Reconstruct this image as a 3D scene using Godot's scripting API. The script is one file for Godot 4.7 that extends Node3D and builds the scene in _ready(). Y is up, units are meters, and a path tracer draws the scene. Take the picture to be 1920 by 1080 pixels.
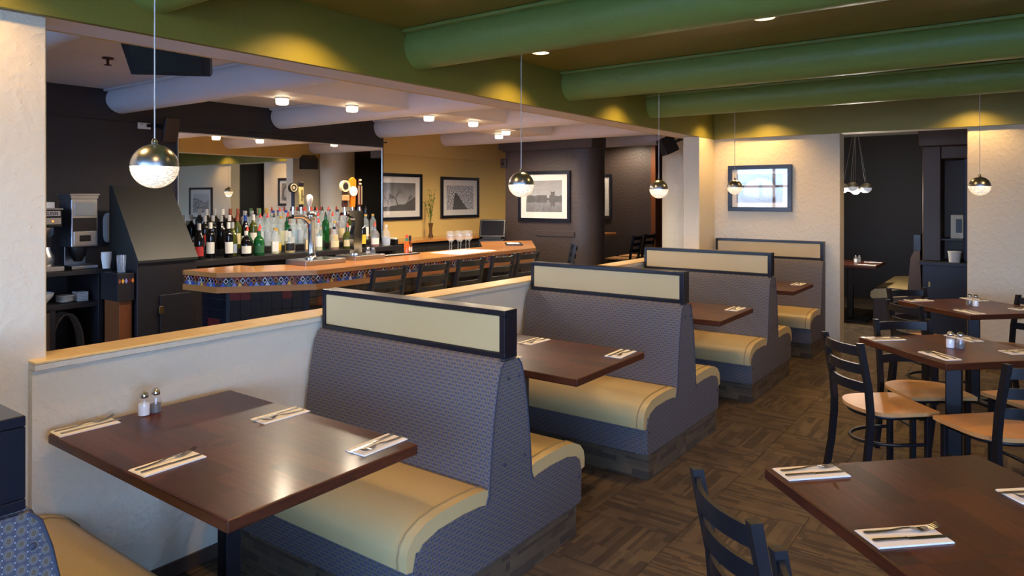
extends Node3D
# A restaurant dining room with a row of booths along a half wall, and the bar seen beyond it.
# Metres, y up. The half wall runs along z, the booths stick out from it along +x, the street windows are at +z.

const CEIL := 2.575
const HEAD := 2.272      # underside of the dropped green headers
const WX := -2.91        # dining face of the half wall
const FAR := -7.92       # dining face of the far wall
const FRONT := 3.2       # inner face of the street front
const RIGHT := 3.2
const BARX := -6.66      # face of the dark wall behind the bar
const YELX := -7.02      # face of the ochre wall
const LOGS := [1.72, 0.13, -1.45, -3.02, -4.72, -6.22, -7.84, -9.42]

class MB:
	var v := PackedVector3Array()
	var n := PackedVector3Array()
	var uv := PackedVector2Array()
	var xf := Transform3D()
	func tri(a: Vector3, b: Vector3, c: Vector3, na: Vector3, nb: Vector3, nc: Vector3, ua := Vector2.ZERO, ub := Vector2.ZERO, uc := Vector2.ZERO) -> void:
		var g := (b - a).cross(c - a)
		if g.length_squared() < 1e-18:
			return
		v.append(xf * a)
		n.append((xf.basis * na).normalized())
		uv.append(ua)
		if g.dot(na + nb + nc) > 0.0:
			v.append(xf * c); n.append((xf.basis * nc).normalized()); uv.append(uc)
			v.append(xf * b); n.append((xf.basis * nb).normalized()); uv.append(ub)
		else:
			v.append(xf * b); n.append((xf.basis * nb).normalized()); uv.append(ub)
			v.append(xf * c); n.append((xf.basis * nc).normalized()); uv.append(uc)
	func quad(a: Vector3, b: Vector3, c: Vector3, d: Vector3, nn: Vector3, ua := Vector2(0, 1), ub := Vector2(1, 1), uc := Vector2(1, 0), ud := Vector2(0, 0)) -> void:
		tri(a, b, c, nn, nn, nn, ua, ub, uc)
		tri(a, c, d, nn, nn, nn, ua, uc, ud)
	func quads(a: Vector3, b: Vector3, c: Vector3, d: Vector3, na: Vector3, nb: Vector3, nc: Vector3, nd: Vector3, ua := Vector2.ZERO, ub := Vector2.ZERO, uc := Vector2.ZERO, ud := Vector2.ZERO) -> void:
		tri(a, b, c, na, nb, nc, ua, ub, uc)
		tri(a, c, d, na, nc, nd, ua, uc, ud)
	func flat_uv(ax: int, p: Vector3) -> Vector2:
		return Vector2(p.z, p.y) if ax == 0 else (Vector2(p.x, p.z) if ax == 1 else Vector2(p.x, p.y))
	func box(c: Vector3, s: Vector3, ch := 0.0) -> void:
		var h := s * 0.5
		ch = minf(ch, 0.45 * minf(s.x, minf(s.y, s.z)))
		for ax in 3:
			var u := (ax + 1) % 3
			var w := (ax + 2) % 3
			for sg in [-1.0, 1.0]:
				var nn := Vector3.ZERO
				nn[ax] = sg
				var p := []
				for k in [[-1.0, -1.0], [1.0, -1.0], [1.0, 1.0], [-1.0, 1.0]]:
					var q := Vector3.ZERO
					q[ax] = sg * h[ax]
					q[u] = k[0] * (h[u] - ch)
					q[w] = k[1] * (h[w] - ch)
					p.append(c + q)
				quad(p[0], p[1], p[2], p[3], nn, flat_uv(ax, p[0]), flat_uv(ax, p[1]), flat_uv(ax, p[2]), flat_uv(ax, p[3]))
			if ch > 0.0:
				for su in [-1.0, 1.0]:
					for sw in [-1.0, 1.0]:
						var e := []
						for t in [-1.0, 1.0]:
							var q1 := Vector3.ZERO
							q1[ax] = t * (h[ax] - ch)
							q1[u] = su * h[u]
							q1[w] = sw * (h[w] - ch)
							var q2 := Vector3.ZERO
							q2[ax] = t * (h[ax] - ch)
							q2[u] = su * (h[u] - ch)
							q2[w] = sw * h[w]
							e.append(c + q1)
							e.append(c + q2)
						var nu := Vector3.ZERO
						nu[u] = su
						var nw := Vector3.ZERO
						nw[w] = sw
						quads(e[0], e[1], e[3], e[2], nu, nw, nw, nu, flat_uv(u, e[0]), flat_uv(u, e[1]), flat_uv(u, e[3]), flat_uv(u, e[2]))
		if ch > 0.0:
			for sx in [-1.0, 1.0]:
				for sy in [-1.0, 1.0]:
					for sz in [-1.0, 1.0]:
						var a := c + Vector3(sx * h.x, sy * (h.y - ch), sz * (h.z - ch))
						var b := c + Vector3(sx * (h.x - ch), sy * h.y, sz * (h.z - ch))
						var d := c + Vector3(sx * (h.x - ch), sy * (h.y - ch), sz * h.z)
						tri(a, b, d, Vector3(sx, 0, 0), Vector3(0, sy, 0), Vector3(0, 0, sz))
	func span(a: Vector3, b: Vector3, ch := 0.0) -> void:
		box((a + b) * 0.5, (b - a).abs(), ch)
	# a closed outline (2D) pulled from t0 to t1 along an axis: 0 -> (t, y, x), 1 -> (x, t, y), 2 -> (x, y, t)
	func put(axis: int, p: Vector2, t: float) -> Vector3:
		return Vector3(t, p.y, p.x) if axis == 0 else (Vector3(p.x, t, p.y) if axis == 1 else Vector3(p.x, p.y, t))
	func prism(poly: PackedVector2Array, axis: int, t0: float, t1: float, crease := 40.0, caps := true) -> void:
		var k := poly.size()
		var cw := Geometry2D.is_polygon_clockwise(poly)
		var en := []
		for i in k:
			var d := (poly[(i + 1) % k] - poly[i]).normalized()
			en.append(Vector2(d.y, -d.x) if not cw else Vector2(-d.y, d.x))
		var cc := cos(deg_to_rad(crease))
		var run := 0.0
		for i in k:
			var a := poly[i]
			var b := poly[(i + 1) % k]
			var e: Vector2 = en[i]
			var ep: Vector2 = en[(i + k - 1) % k]
			var ex: Vector2 = en[(i + 1) % k]
			var na := (e + ep).normalized() if e.dot(ep) > cc else e
			var nb := (e + ex).normalized() if e.dot(ex) > cc else e
			var l := a.distance_to(b)
			quads(put(axis, a, t0), put(axis, b, t0), put(axis, b, t1), put(axis, a, t1), put(axis, na, 0), put(axis, nb, 0), put(axis, nb, 0), put(axis, na, 0), Vector2(t0, run), Vector2(t0, run + l), Vector2(t1, run + l), Vector2(t1, run))
			run += l
		if caps:
			var ids := Geometry2D.triangulate_polygon(poly)
			for i in range(0, ids.size(), 3):
				for t in [[t0, -1.0], [t1, 1.0]]:
					if t0 > t1:
						t[1] = -t[1]
					var nn := Vector3.ZERO
					nn[axis] = t[1]
					tri(put(axis, poly[ids[i]], t[0]), put(axis, poly[ids[i + 1]], t[0]), put(axis, poly[ids[i + 2]], t[0]), nn, nn, nn, poly[ids[i]], poly[ids[i + 1]], poly[ids[i + 2]])
	func lathe(prof: Array, seg := 24, at := Vector3.ZERO, a0 := 0.0, a1 := TAU, crease := 40.0) -> void:
		var k := prof.size()
		var sn := []
		for i in k - 1:
			var d: Vector2 = prof[i + 1] - prof[i]
			sn.append(Vector2(d.y, -d.x).normalized())
		var cc := cos(deg_to_rad(crease))
		for i in k - 1:
			var p: Vector2 = prof[i]
			var q: Vector2 = prof[i + 1]
			var e: Vector2 = sn[i]
			var np := e
			var nq := e
			if i > 0 and e.dot(sn[i - 1]) > cc:
				np = (e + sn[i - 1]).normalized()
			if i < k - 2 and e.dot(sn[i + 1]) > cc:
				nq = (e + sn[i + 1]).normalized()
			for s in seg:
				var t0 := lerpf(a0, a1, float(s) / seg)
				var t1 := lerpf(a0, a1, float(s + 1) / seg)
				var c0 := Vector3(cos(t0), 0, sin(t0))
				var c1 := Vector3(cos(t1), 0, sin(t1))
				var up := Vector3.UP
				quads(at + c0 * p.x + up * p.y, at + c1 * p.x + up * p.y, at + c1 * q.x + up * q.y, at + c0 * q.x + up * q.y, c0 * np.x + up * np.y, c1 * np.x + up * np.y, c1 * nq.x + up * nq.y, c0 * nq.x + up * nq.y, Vector2(float(s) / seg, p.y), Vector2(float(s + 1) / seg, p.y), Vector2(float(s + 1) / seg, q.y), Vector2(float(s) / seg, q.y))
	func tube(pts: Array, rad, seg := 8, closed := false, caps := true) -> void:
		var k := pts.size()
		var rings := []
		var side := Vector3.ZERO
		for i in k:
			var a: Vector3 = pts[(i + k - 1) % k] if (closed or i > 0) else pts[i]
			var b: Vector3 = pts[(i + 1) % k] if (closed or i < k - 1) else pts[i]
			var d := (b - a).normalized()
			if side == Vector3.ZERO:
				side = d.cross(Vector3.UP if absf(d.y) < 0.9 else Vector3.RIGHT).normalized()
			side = (side - d * side.dot(d)).normalized()
			var up := d.cross(side)
			var r: float = rad[i] if rad is Array else rad
			var ring := []
			for s in seg:
				var t := TAU * s / seg
				var o := side * cos(t) + up * sin(t)
				ring.append([pts[i] + o * r, o])
			rings.append(ring)
		for i in (k if closed else k - 1):
			var r0: Array = rings[i]
			var r1: Array = rings[(i + 1) % k]
			for s in seg:
				var w := (s + 1) % seg
				quads(r0[s][0], r0[w][0], r1[w][0], r1[s][0], r0[s][1], r0[w][1], r1[w][1], r1[s][1])
		if caps and not closed:
			for e in [0, k - 1]:
				var d2: Vector3 = (pts[0] - pts[1]).normalized() if e == 0 else (pts[k - 1] - pts[k - 2]).normalized()
				for s in seg:
					tri(pts[e], rings[e][s][0], rings[e][(s + 1) % seg][0], d2, d2, d2)
	# a flat strip that follows x: rows of [x, y, half width, thickness]
	func strip(rows: Array, z := 0.0) -> void:
		for i in rows.size() - 1:
			var a: Array = rows[i]
			var b: Array = rows[i + 1]
			var up := Vector3(-(b[1] - a[1]), b[0] - a[0], 0).normalized()
			var p := [Vector3(a[0], a[1], z - a[2]), Vector3(a[0], a[1], z + a[2]), Vector3(b[0], b[1], z + b[2]), Vector3(b[0], b[1], z - b[2])]
			var q := []
			for j in 4:
				q.append(p[j] - up * (a[3] if j < 2 else b[3]))
			quad(p[0], p[1], p[2], p[3], up)
			quad(q[0], q[1], q[2], q[3], -up)
			quad(p[1], p[2], q[2], q[1], Vector3(0, 0, 1))
			quad(p[0], p[3], q[3], q[0], Vector3(0, 0, -1))
			if i == 0:
				quad(p[0], p[1], q[1], q[0], Vector3(-1, 0, 0))
			if i == rows.size() - 2:
				quad(p[2], p[3], q[3], q[2], Vector3(1, 0, 0))
	func mesh() -> ArrayMesh:
		var arr := []
		arr.resize(Mesh.ARRAY_MAX)
		arr[Mesh.ARRAY_VERTEX] = v
		arr[Mesh.ARRAY_NORMAL] = n
		arr[Mesh.ARRAY_TEX_UV] = uv
		var m := ArrayMesh.new()
		m.add_surface_from_arrays(Mesh.PRIMITIVE_TRIANGLES, arr)
		return m

var M := {}
var taken := {}
var rng := RandomNumberGenerator.new()

func numbered(called: String) -> String:
	if not taken.has(called):
		taken[called] = 0
		return called
	taken[called] += 1
	return "%s_%03d" % [called, taken[called]]

func thing(called: String, label: String, category: String, at := Vector3.ZERO, turn := 0.0, group := "") -> Node3D:
	var o := Node3D.new()
	o.name = numbered(called)
	add_child(o)
	o.position = at
	o.rotation.y = turn
	tag(o, label, category, group)
	return o

func tag(o: Node, label: String, category: String, group := "") -> void:
	o.set_meta("label", label)
	o.set_meta("category", category)
	if group:
		o.set_meta("group", group)

func inst(called: String, mesh: Mesh, m: Material, parent: Node = null, at := Vector3.ZERO, turn := 0.0) -> MeshInstance3D:
	var o := MeshInstance3D.new()
	o.mesh = mesh
	o.material_override = m
	if parent == null:
		o.name = numbered(called)
		add_child(o)
	else:
		o.name = called
		parent.add_child(o, true)
	o.position = at
	o.rotation.y = turn
	return o

func part(called: String, b: MB, m: Material, parent: Node = null) -> MeshInstance3D:
	return inst(called, b.mesh(), m, parent)

func setting(called: String, b: MB, m: Material, label := "", parent: Node = null) -> MeshInstance3D:
	var o := part(called, b, m, parent)
	if parent == null:
		o.set_meta("kind", "structure")
		if label:
			o.set_meta("label", label)
	return o

func copy(o: Node3D, at: Vector3, turn: float, label: String, group := "") -> Node3D:
	var c: Node3D = o.duplicate()
	c.name = numbered(String(o.get_meta("plain")))
	add_child(c)
	c.position = at
	c.rotation.y = turn
	c.set_meta("label", label)
	if group:
		c.set_meta("group", group)
	return c

func mat(called: String, c: Color, rough := 0.6, metal := 0.0) -> StandardMaterial3D:
	if M.has(called):
		return M[called]
	var m := StandardMaterial3D.new()
	m.resource_name = called
	m.albedo_color = c
	m.roughness = rough
	m.metallic = metal
	M[called] = m
	return m

func rgb(r: int, g: int, b: int) -> Color:
	return Color(r / 255.0, g / 255.0, b / 255.0)

func picture(w: int, h: int, f: Callable) -> ImageTexture:
	var d := PackedByteArray()
	d.resize(w * h * 3)
	var k := 0
	for y in h:
		for x in w:
			var c: Color = f.call(x, y)
			d[k] = clampi(int(c.r * 255.0), 0, 255)
			d[k + 1] = clampi(int(c.g * 255.0), 0, 255)
			d[k + 2] = clampi(int(c.b * 255.0), 0, 255)
			k += 3
	return ImageTexture.create_from_image(Image.create_from_data(w, h, false, Image.FORMAT_RGB8, d))

func noise(seed_: int, freq: float, oct := 4, kind := FastNoiseLite.TYPE_SIMPLEX_SMOOTH) -> FastNoiseLite:
	var f := FastNoiseLite.new()
	f.seed = seed_
	f.noise_type = kind
	f.frequency = freq
	f.fractal_octaves = oct
	return f

func relief(m: StandardMaterial3D, f: FastNoiseLite, metres: float, cm: float, size := 512) -> void:
	m.heightmap_enabled = true
	m.heightmap_texture = ImageTexture.create_from_image(f.get_seamless_image(size, size))
	m.heightmap_scale = cm
	m.uv1_triplanar = true
	m.uv1_world_triplanar = true
	m.uv1_scale = Vector3.ONE / metres

func clear_glass(called: String, c: Color, alpha := 0.08, rough := 0.03) -> StandardMaterial3D:
	var m := mat(called, Color(c.r, c.g, c.b, alpha), rough)
	m.transparency = BaseMaterial3D.TRANSPARENCY_ALPHA
	m.metallic_specular = 0.5
	return m

func glow(called: String, c: Color, energy: float) -> StandardMaterial3D:
	var m := mat(called, c, 0.4)
	m.emission_enabled = true
	m.emission = c
	m.emission_energy_multiplier = energy
	return m

func hash2(x: int, y: int, s := 0) -> float:
	var k := (x * 374761393 + y * 668265263 + s * 974634777) & 0x7fffffff
	k = ((k ^ (k >> 13)) * 1274126177) & 0x7fffffff
	return float((k ^ (k >> 16)) & 0xffff) / 65535.0

func make_materials() -> void:
	var m: StandardMaterial3D
	# plaster and paint
	var trowel := noise(5, 0.012, 5)
	trowel.fractal_type = FastNoiseLite.FRACTAL_RIDGED
	trowel.domain_warp_enabled = true
	trowel.domain_warp_amplitude = 40.0
	trowel.domain_warp_frequency = 0.01
	m = mat("cream_plaster", rgb(212, 202, 178), 0.72)
	relief(m, trowel, 0.6, 0.3)
	m = mat("olive_paint", rgb(128, 122, 46), 0.5)
	relief(m, trowel, 0.9, 0.12)
	m = mat("log_green_paint", rgb(132, 154, 76), 0.42)
	relief(m, noise(9, 0.015, 5), 0.8, 0.5)
	m = mat("log_white_paint", rgb(232, 228, 222), 0.5)
	relief(m, noise(9, 0.015, 5), 0.8, 0.4)
	m = mat("white_ceiling_paint", rgb(230, 224, 216), 0.7)
	relief(m, noise(8, 0.02, 4), 1.1, 0.2)
	m = mat("dark_wall_paint", rgb(36, 32, 36), 0.55)
	relief(m, noise(12, 0.02, 4), 0.9, 0.12)
	m = mat("ochre_paint", rgb(214, 182, 108), 0.6)
	relief(m, noise(13, 0.02, 4), 0.9, 0.15)
	m = mat("brown_paint", rgb(64, 53, 49), 0.5)
	relief(m, noise(14, 0.03, 4), 0.7, 0.25)
	m = mat("black_room_paint", rgb(22, 20, 25), 0.6)
	mat("blue_panel_paint", rgb(52, 62, 88), 0.55)
	mat("dark_brown_wood", rgb(74, 56, 44), 0.5)
	mat("black_cabinet", rgb(33, 30, 33), 0.45)
	mat("black_lacquer", rgb(20, 21, 30), 0.28)
	mat("black_metal", rgb(20, 21, 26), 0.38)
	mat("black_plastic", rgb(15, 15, 18), 0.4)
	mat("white_plastic", rgb(225, 222, 214), 0.45)
	mat("cream_plastic", rgb(214, 204, 180), 0.5)
	mat("grey_plastic", rgb(178, 176, 172), 0.5)
	mat("chrome", rgb(225, 226, 228), 0.1, 1.0)
	mat("satin_steel", rgb(190, 192, 196), 0.28, 1.0)
	mat("cutlery_steel", rgb(158, 158, 162), 0.2, 1.0)
	mat("brushed_steel", rgb(178, 180, 186), 0.35, 1.0)
	mat("mirror_silver", rgb(238, 240, 238), 0.015, 1.0)
	mat("paper_white", rgb(240, 236, 226), 0.85)
	mat("porcelain", rgb(226, 224, 220), 0.3)
	mat("brass", rgb(180, 150, 90), 0.35, 1.0)
	mat("salt", rgb(242, 242, 240), 0.8)
	mat("pepper", rgb(88, 80, 72), 0.9)
	clear_glass("pane_glass", Color(1, 1, 1), 0.04, 0.02)
	clear_glass("thin_glass", Color(0.95, 0.98, 1), 0.09, 0.03)
	# upholstery
	m = mat("tan_vinyl", rgb(198, 173, 118), 0.38)
	relief(m, noise(21, 0.05, 4), 0.3, 0.05, 256)
	m = mat("tan_panel_vinyl", rgb(196, 172, 122), 0.45)
	mat("tan_piping", rgb(150, 128, 84), 0.45)
	mat("fabric_piping", rgb(52, 54, 66), 0.7)
	m = mat("ring_fabric", Color.WHITE, 0.8)
	m.albedo_texture = picture(184, 112, ring_cloth)
	m.uv1_triplanar = true
	m.uv1_triplanar_sharpness = 8.0
	m.uv1_scale = Vector3(1.0 / 0.046, 1.0 / 0.028, 1.0 / 0.046)
	# timber
	var grain := noise(31, 0.02, 4)
	var fine := noise(32, 0.12, 3)
	m = mat("table_wood", Color.WHITE, 0.36)
	m.metallic_specular = 0.35
	m.albedo_texture = picture(640, 400, func(x, y):
		var row := int(y / 40.0)
		var sh := int(hash2(row, 3) * 160)
		var col := int((x + sh) / 150.0)
		var tone := hash2(col, row, 7)
		var g := grain.get_noise_2d(x * 0.5, y * 5.0 + tone * 900.0) * 0.5 + 0.5
		var f := fine.get_noise_2d(x * 0.35, y * 5.0 + tone * 300.0) * 0.5 + 0.5
		var c := rgb(54, 26, 16).lerp(rgb(98, 52, 31), clampf(tone * 0.75 + (g - 0.5) * 0.7, 0, 1))
		return c.lerp(rgb(40, 22, 17), clampf((f - 0.5) * 1.1, 0, 0.5)))
	m.uv1_scale = Vector3(1.0 / 1.2, 1.0 / 0.75, 1)
	m.clearcoat_enabled = true
	m.clearcoat = 0.16
	m.clearcoat_roughness = 0.16
	var plank := func(a: Color, b: Color, cells: int):
		return picture(512, 256, func(x, y):
			var row := int(y * cells / 256.0)
			var tone := hash2(int((x + hash2(row, 1) * 300) / 260.0), row, 11)
			var g := grain.get_noise_2d(x * 0.35, y * 7.0 + row * 511.0) * 0.5 + 0.5
			return a.lerp(b, clampf(tone * 0.5 + g * 0.6 - 0.05, 0, 1)))
	m = mat("bar_wood", Color.WHITE, 0.28)
	m.albedo_texture = plank.call(rgb(168, 104, 48), rgb(214, 150, 84), 6)
	m.uv1_scale = Vector3(1.0 / 1.2, 1.0 / 0.6, 1)
	m.clearcoat_enabled = true
	m.clearcoat = 0.6
	m.clearcoat_roughness = 0.1
	m = mat("seat_wood", Color.WHITE, 0.4)
	m.albedo_texture = plank.call(rgb(196, 138, 78), rgb(222, 170, 108), 3)
	m.uv1_scale = Vector3(2.2, 2.2, 1)
	m = mat("sill_wood", Color.WHITE, 0.25)
	m.albedo_texture = plank.call(rgb(226, 188, 122), rgb(244, 214, 152), 3)
	m.uv1_scale = Vector3(0.8, 0.8, 1)
	m = mat("orange_wood", rgb(122, 68, 34), 0.4)
	# carpet: streaks along u, three tiles a side
	var tuft := noise(43, 0.45, 2)
	var drift := noise(45, 0.02, 2)
	# stripe rows of uneven width, each broken into dashes
	var row_of := PackedInt32Array()
	row_of.resize(768)
	var at_row := 0
	var id := 0
	while at_row < 768:
		var wide := 7 + int(hash2(id, 9) * hash2(id, 23) * 26.0)
		for k in wide:
			if at_row + k < 768:
				row_of[at_row + k] = id
		at_row += wide
		id += 1
	m = mat("carpet", Color.WHITE, 0.95)
	m.albedo_texture = picture(768, 768, func(x, y):
		var row := row_of[y]
		var tile_id := int(x / 256.0) + 3 * int(y / 256.0)
		var run := 50.0 + 130.0 * hash2(row, 4)
		var dash := int((x + hash2(row, 5) * 400.0 + 5.0 * drift.get_noise_2d(x, y * 4.0)) / run)
		var pick := hash2(dash + tile_id * 57, row, 6)
		var tone := 0.42 + 0.16 * hash2(tile_id, 2)
		if pick < 0.24:
			tone = 0.18
		elif pick < 0.36:
			tone = 0.28
		elif pick > 0.86:
			tone = 0.74
		elif pick > 0.70:
			tone = 0.62
		tone += 0.10 * drift.get_noise_2d(x * 0.7, y * 0.7) + 0.10 * tuft.get_noise_2d(x * 0.5, y * 2.0)
		var c := rgb(58, 47, 36).lerp(rgb(110, 94, 68), clampf(tone, 0, 1))
		return c * (1.0 + 0.2 * tuft.get_noise_2d(x * 1.7, y * 1.7)))
	relief(m, noise(44, 0.3, 2), 0.25, 0.12, 256)
	m.uv1_triplanar = false
	m.uv1_world_triplanar = false
	m.uv1_scale = Vector3.ONE
	m = mat("plain_carpet", rgb(82, 68, 50), 0.95)
	m = mat("bar_floor", rgb(84, 50, 38), 0.45)

func ring_cloth(x: int, y: int) -> Color:
	# staggered oval rings, olive hearts, pale dots between
	var c := rgb(72, 70, 80)
	for o in [[46.0, 56.0], [138.0, 0.0], [138.0, 112.0], [-46.0, 0.0], [230.0, 56.0], [-46.0, 112.0]]:
		var dx: float = (x - o[0]) / 40.0
		var dy: float = (y - o[1]) / 49.0
		var d := sqrt(dx * dx + dy * dy)
		if d < 0.98:
			c = rgb(104, 99, 95)
		if d < 0.80:
			c = rgb(76, 74, 82)
		if d < 0.70:
			c = rgb(112, 105, 98)
		if d < 0.50:
			c = rgb(94, 82, 62)
	for o in [[92.0, 28.0], [92.0, 84.0], [0.0, 28.0], [0.0, 84.0], [184.0, 28.0], [184.0, 84.0]]:
		if Vector2(x - o[0], y - o[1]).length() < 6.5:
			c = rgb(150, 154, 168)
	return c * (0.94 + 0.12 * hash2(x / 2, y / 2, 5))

func _ready() -> void:
	rng.seed = 7
	# camera: level, with the lens shifted down
	var cam := Camera3D.new()
	cam.name = "camera"
	cam.set_frustum(0.05 * 1080.0 / 1310.0, Vector2(0, -0.05 * 169.5 / 1310.0), 0.05, 200.0)
	cam.position = Vector3(0, 1.6, 0)
	cam.rotation_degrees.y = 36.35
	add_child(cam)
	cam.current = true
	# a bright overcast day outside the street windows
	var env := Environment.new()
	var sky := Sky.new()
	var sm := ProceduralSkyMaterial.new()
	sm.sky_top_color = rgb(118, 164, 240)
	sm.sky_horizon_color = rgb(166, 198, 244)
	sm.ground_bottom_color = rgb(120, 126, 134)
	sm.ground_horizon_color = rgb(160, 170, 184)
	sky.sky_material = sm
	env.background_mode = Environment.BG_SKY
	env.sky = sky
	env.background_energy_multiplier = 29.0
	env.tonemap_mode = Environment.TONE_MAPPER_LINEAR
	env.tonemap_exposure = 0.85
	env.sdfgi_enabled = true
	env.ssao_enabled = true
	env.ssil_enabled = true
	var we := WorldEnvironment.new()
	we.name = "world"
	we.environment = env
	add_child(we)
	make_materials()
	build_shell()
	build_logs()
	build_street_front()
	build_lamps()
	build_booths()
	build_dining_tables()
	build_chairs()
	build_settings()
	build_pictures()
	build_bar()
	build_stools()
	build_bottles()
	build_bar_things()
	build_coffee_station()
	build_dark_room()

func slab(called: String, a: Vector3, b: Vector3, m: String, label := "", ch := 0.0) -> MeshInstance3D:
	var k := MB.new()
	k.span(a, b, ch)
	return setting(called, k, M[m], label)

func build_shell() -> void:
	slab("floor", Vector3(-7.4, -0.2, -12.9), Vector3(3.4, -0.006, 3.4), "plain_carpet")
	slab("floor_bar", Vector3(-7.2, -0.006, -12.8), Vector3(-3.05, 0, 3.3), "bar_floor")
	# carpet squares, laid quarter-turned, streaks across each other
	var floor_node := get_node("floor")
	var size := 0.457
	var kinds := []
	for turn in 2:
		var row := []
		for k in 9:
			var b := MB.new()
			b.box(Vector3(0, -0.003, 0), Vector3(size - 0.0015, 0.006, size - 0.0015), 0.001)
			for i in b.uv.size():
				var p := b.v[i]
				var q := Vector2(p.x / size + 0.5, p.z / size + 0.5)
				if turn == 1:
					q = Vector2(q.y, q.x)
				b.uv[i] = (q + Vector2(k % 3, k / 3)) / 3.0
			row.append(b.mesh())
		kinds.append(row)
	for i in 10:
		for j in 26:
			var o := inst("carpet_square", kinds[(i + j) % 2][rng.randi() % 9], M["carpet"], floor_node, Vector3(-1.33 - 3.5 * size + i * size, 0, -0.37 - j * size + 0.5 * size))
			if rng.randf() < 0.5:
				o.rotation.y = PI
	slab("ceiling", Vector3(-2.93, CEIL, -8.0), Vector3(3.4, CEIL + 0.2, 3.4), "olive_paint")
	slab("ceiling_bar", Vector3(-7.4, CEIL, -12.9), Vector3(-2.93, CEIL + 0.2, 3.4), "white_ceiling_paint")
	slab("ceiling_back", Vector3(-2.93, CEIL, -12.9), Vector3(3.4, CEIL + 0.2, -8.0), "white_ceiling_paint")
	# header over the half wall: green to the dining room, ochre to the bar
	slab("wall_header_left", Vector3(-2.935, HEAD, FAR), Vector3(-2.905, CEIL, FRONT), "olive_paint")
	slab("wall_header_core", Vector3(-3.165, HEAD + 0.004, -8.1), Vector3(-2.935, CEIL, FRONT), "white_ceiling_paint")
	slab("wall_header_bar", Vector3(-3.19, HEAD + 0.004, -8.1), Vector3(-3.165, CEIL, FRONT), "ochre_paint")
	slab("wall_left", Vector3(-3.10, 0, -1.073), Vector3(-2.945, HEAD + 0.004, FRONT), "cream_plaster", "", 0.008)
	slab("wall_half", Vector3(-3.045, 0, -7.45), Vector3(WX, 0.97, -1.01), "cream_plaster", "", 0.004)
	slab("trim_1", Vector3(-3.055, 0.994, -7.45), Vector3(-2.883, 1.005, -1.01), "sill_wood", "pale wooden sill cap along the half wall", 0.003)
	slab("trim_7", Vector3(-3.05, 0.97, -7.45), Vector3(-2.888, 0.994, -1.012), "cream_plaster", "cream moulding under the sill cap", 0.003)
	slab("wall_stub", Vector3(-3.10, 0, FAR), Vector3(WX, HEAD + 0.004, -7.45), "cream_plaster", "", 0.006)
	var b := MB.new()
	b.lathe([Vector2(0.30, 0), Vector2(0.30, CEIL)], 40, Vector3(-3.36, 0, -8.2))
	setting("wall_round_column", b, M["cream_plaster"])
	slab("wall_far", Vector3(-3.1, 0, FAR - 0.2), Vector3(-1.568, CEIL, FAR), "cream_plaster", "", 0.006)
	slab("wall_far_right", Vector3(-0.4516, 0, FAR - 0.2), Vector3(RIGHT + 0.2, CEIL, FAR), "cream_plaster", "", 0.006)
	slab("wall_far_lintel", Vector3(-1.568, HEAD, FAR - 0.2), Vector3(-0.4516, CEIL, FAR), "white_ceiling_paint")
	slab("wall_header_far", Vector3(-2.905, HEAD, FAR), Vector3(RIGHT, CEIL, FAR + 0.04), "olive_paint")
	slab("wall_right", Vector3(RIGHT, 0, FAR - 0.2), Vector3(RIGHT + 0.2, CEIL, -0.72), "cream_plaster")
	slab("wall_right_sill", Vector3(RIGHT, 0, -0.72), Vector3(RIGHT + 0.2, 0.62, FRONT + 0.2), "cream_plaster")
	slab("wall_right_top", Vector3(RIGHT, 2.5, -0.72), Vector3(RIGHT + 0.2, CEIL, FRONT + 0.2), "cream_plaster")
	slab("wall_right_corner", Vector3(RIGHT, 0.62, 2.7), Vector3(RIGHT + 0.2, 2.5, FRONT + 0.2), "cream_plaster")
	slab("baseboard_far", Vector3(-1.72, 0, FAR), Vector3(-1.568, 0.06, FAR + 0.012), "dark_brown_wood")
	slab("baseboard_far_right", Vector3(-0.4516, 0, FAR), Vector3(RIGHT, 0.06, FAR + 0.012), "dark_brown_wood")
	slab("baseboard_half", Vector3(WX, 0, -7.45), Vector3(WX + 0.012, 0.06, -1.01), "dark_brown_wood")
	# bar side
	slab("wall_bar_back", Vector3(-7.4, 0, -6.26), Vector3(BARX, CEIL, FRONT), "dark_wall_paint")
	slab("trim_2", Vector3(BARX, 2.30, -6.30), Vector3(BARX + 0.03, 2.315, FRONT), "black_cabinet", "thin dark rail across the dark wall")
	slab("wall_bar_ochre", Vector3(-7.4, 0, -12.9), Vector3(YELX, CEIL, -6.26), "ochre_paint")
	slab("trim_3", Vector3(YELX, 2.19, -12.0), Vector3(YELX + 0.025, CEIL, -6.26), "ochre_paint", "shallow ochre band under the bar ceiling", 0.004)
	var poly := PackedVector2Array([Vector2(-5.98, -7.97), Vector2(-5.98, -8.55)])
	for k in 13:
		var t := PI * k / 12.0
		poly.append(Vector2(-4.87 + 0.29 * sin(t), -8.26 - 0.29 * cos(t)))
	b = MB.new()
	b.prism(poly, 1, 0, CEIL, 30)
	setting("wall_pillar", b, M["brown_paint"])
	b = MB.new()
	b.span(Vector3(-5.99, 2.25, -8.3), Vector3(-4.54, CEIL, -7.91), 0.006)
	b.span(Vector3(-6.10, 2.28, -8.3), Vector3(-5.98, 2.42, -7.93), 0.02)
	setting("trim_4", b, M["brown_paint"], "brown stepped capital at the head of the brown pillar")
	slab("trim_5", Vector3(-5.45, 1.075, -7.97), Vector3(-4.83, 1.15, -7.955), "brown_paint", "blank brown plate on the brown pillar", 0.003)
	slab("wall_bar_far", Vector3(-6.6, 0, -10.6), Vector3(-4.86, CEIL, -10.4), "brown_paint")
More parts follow.
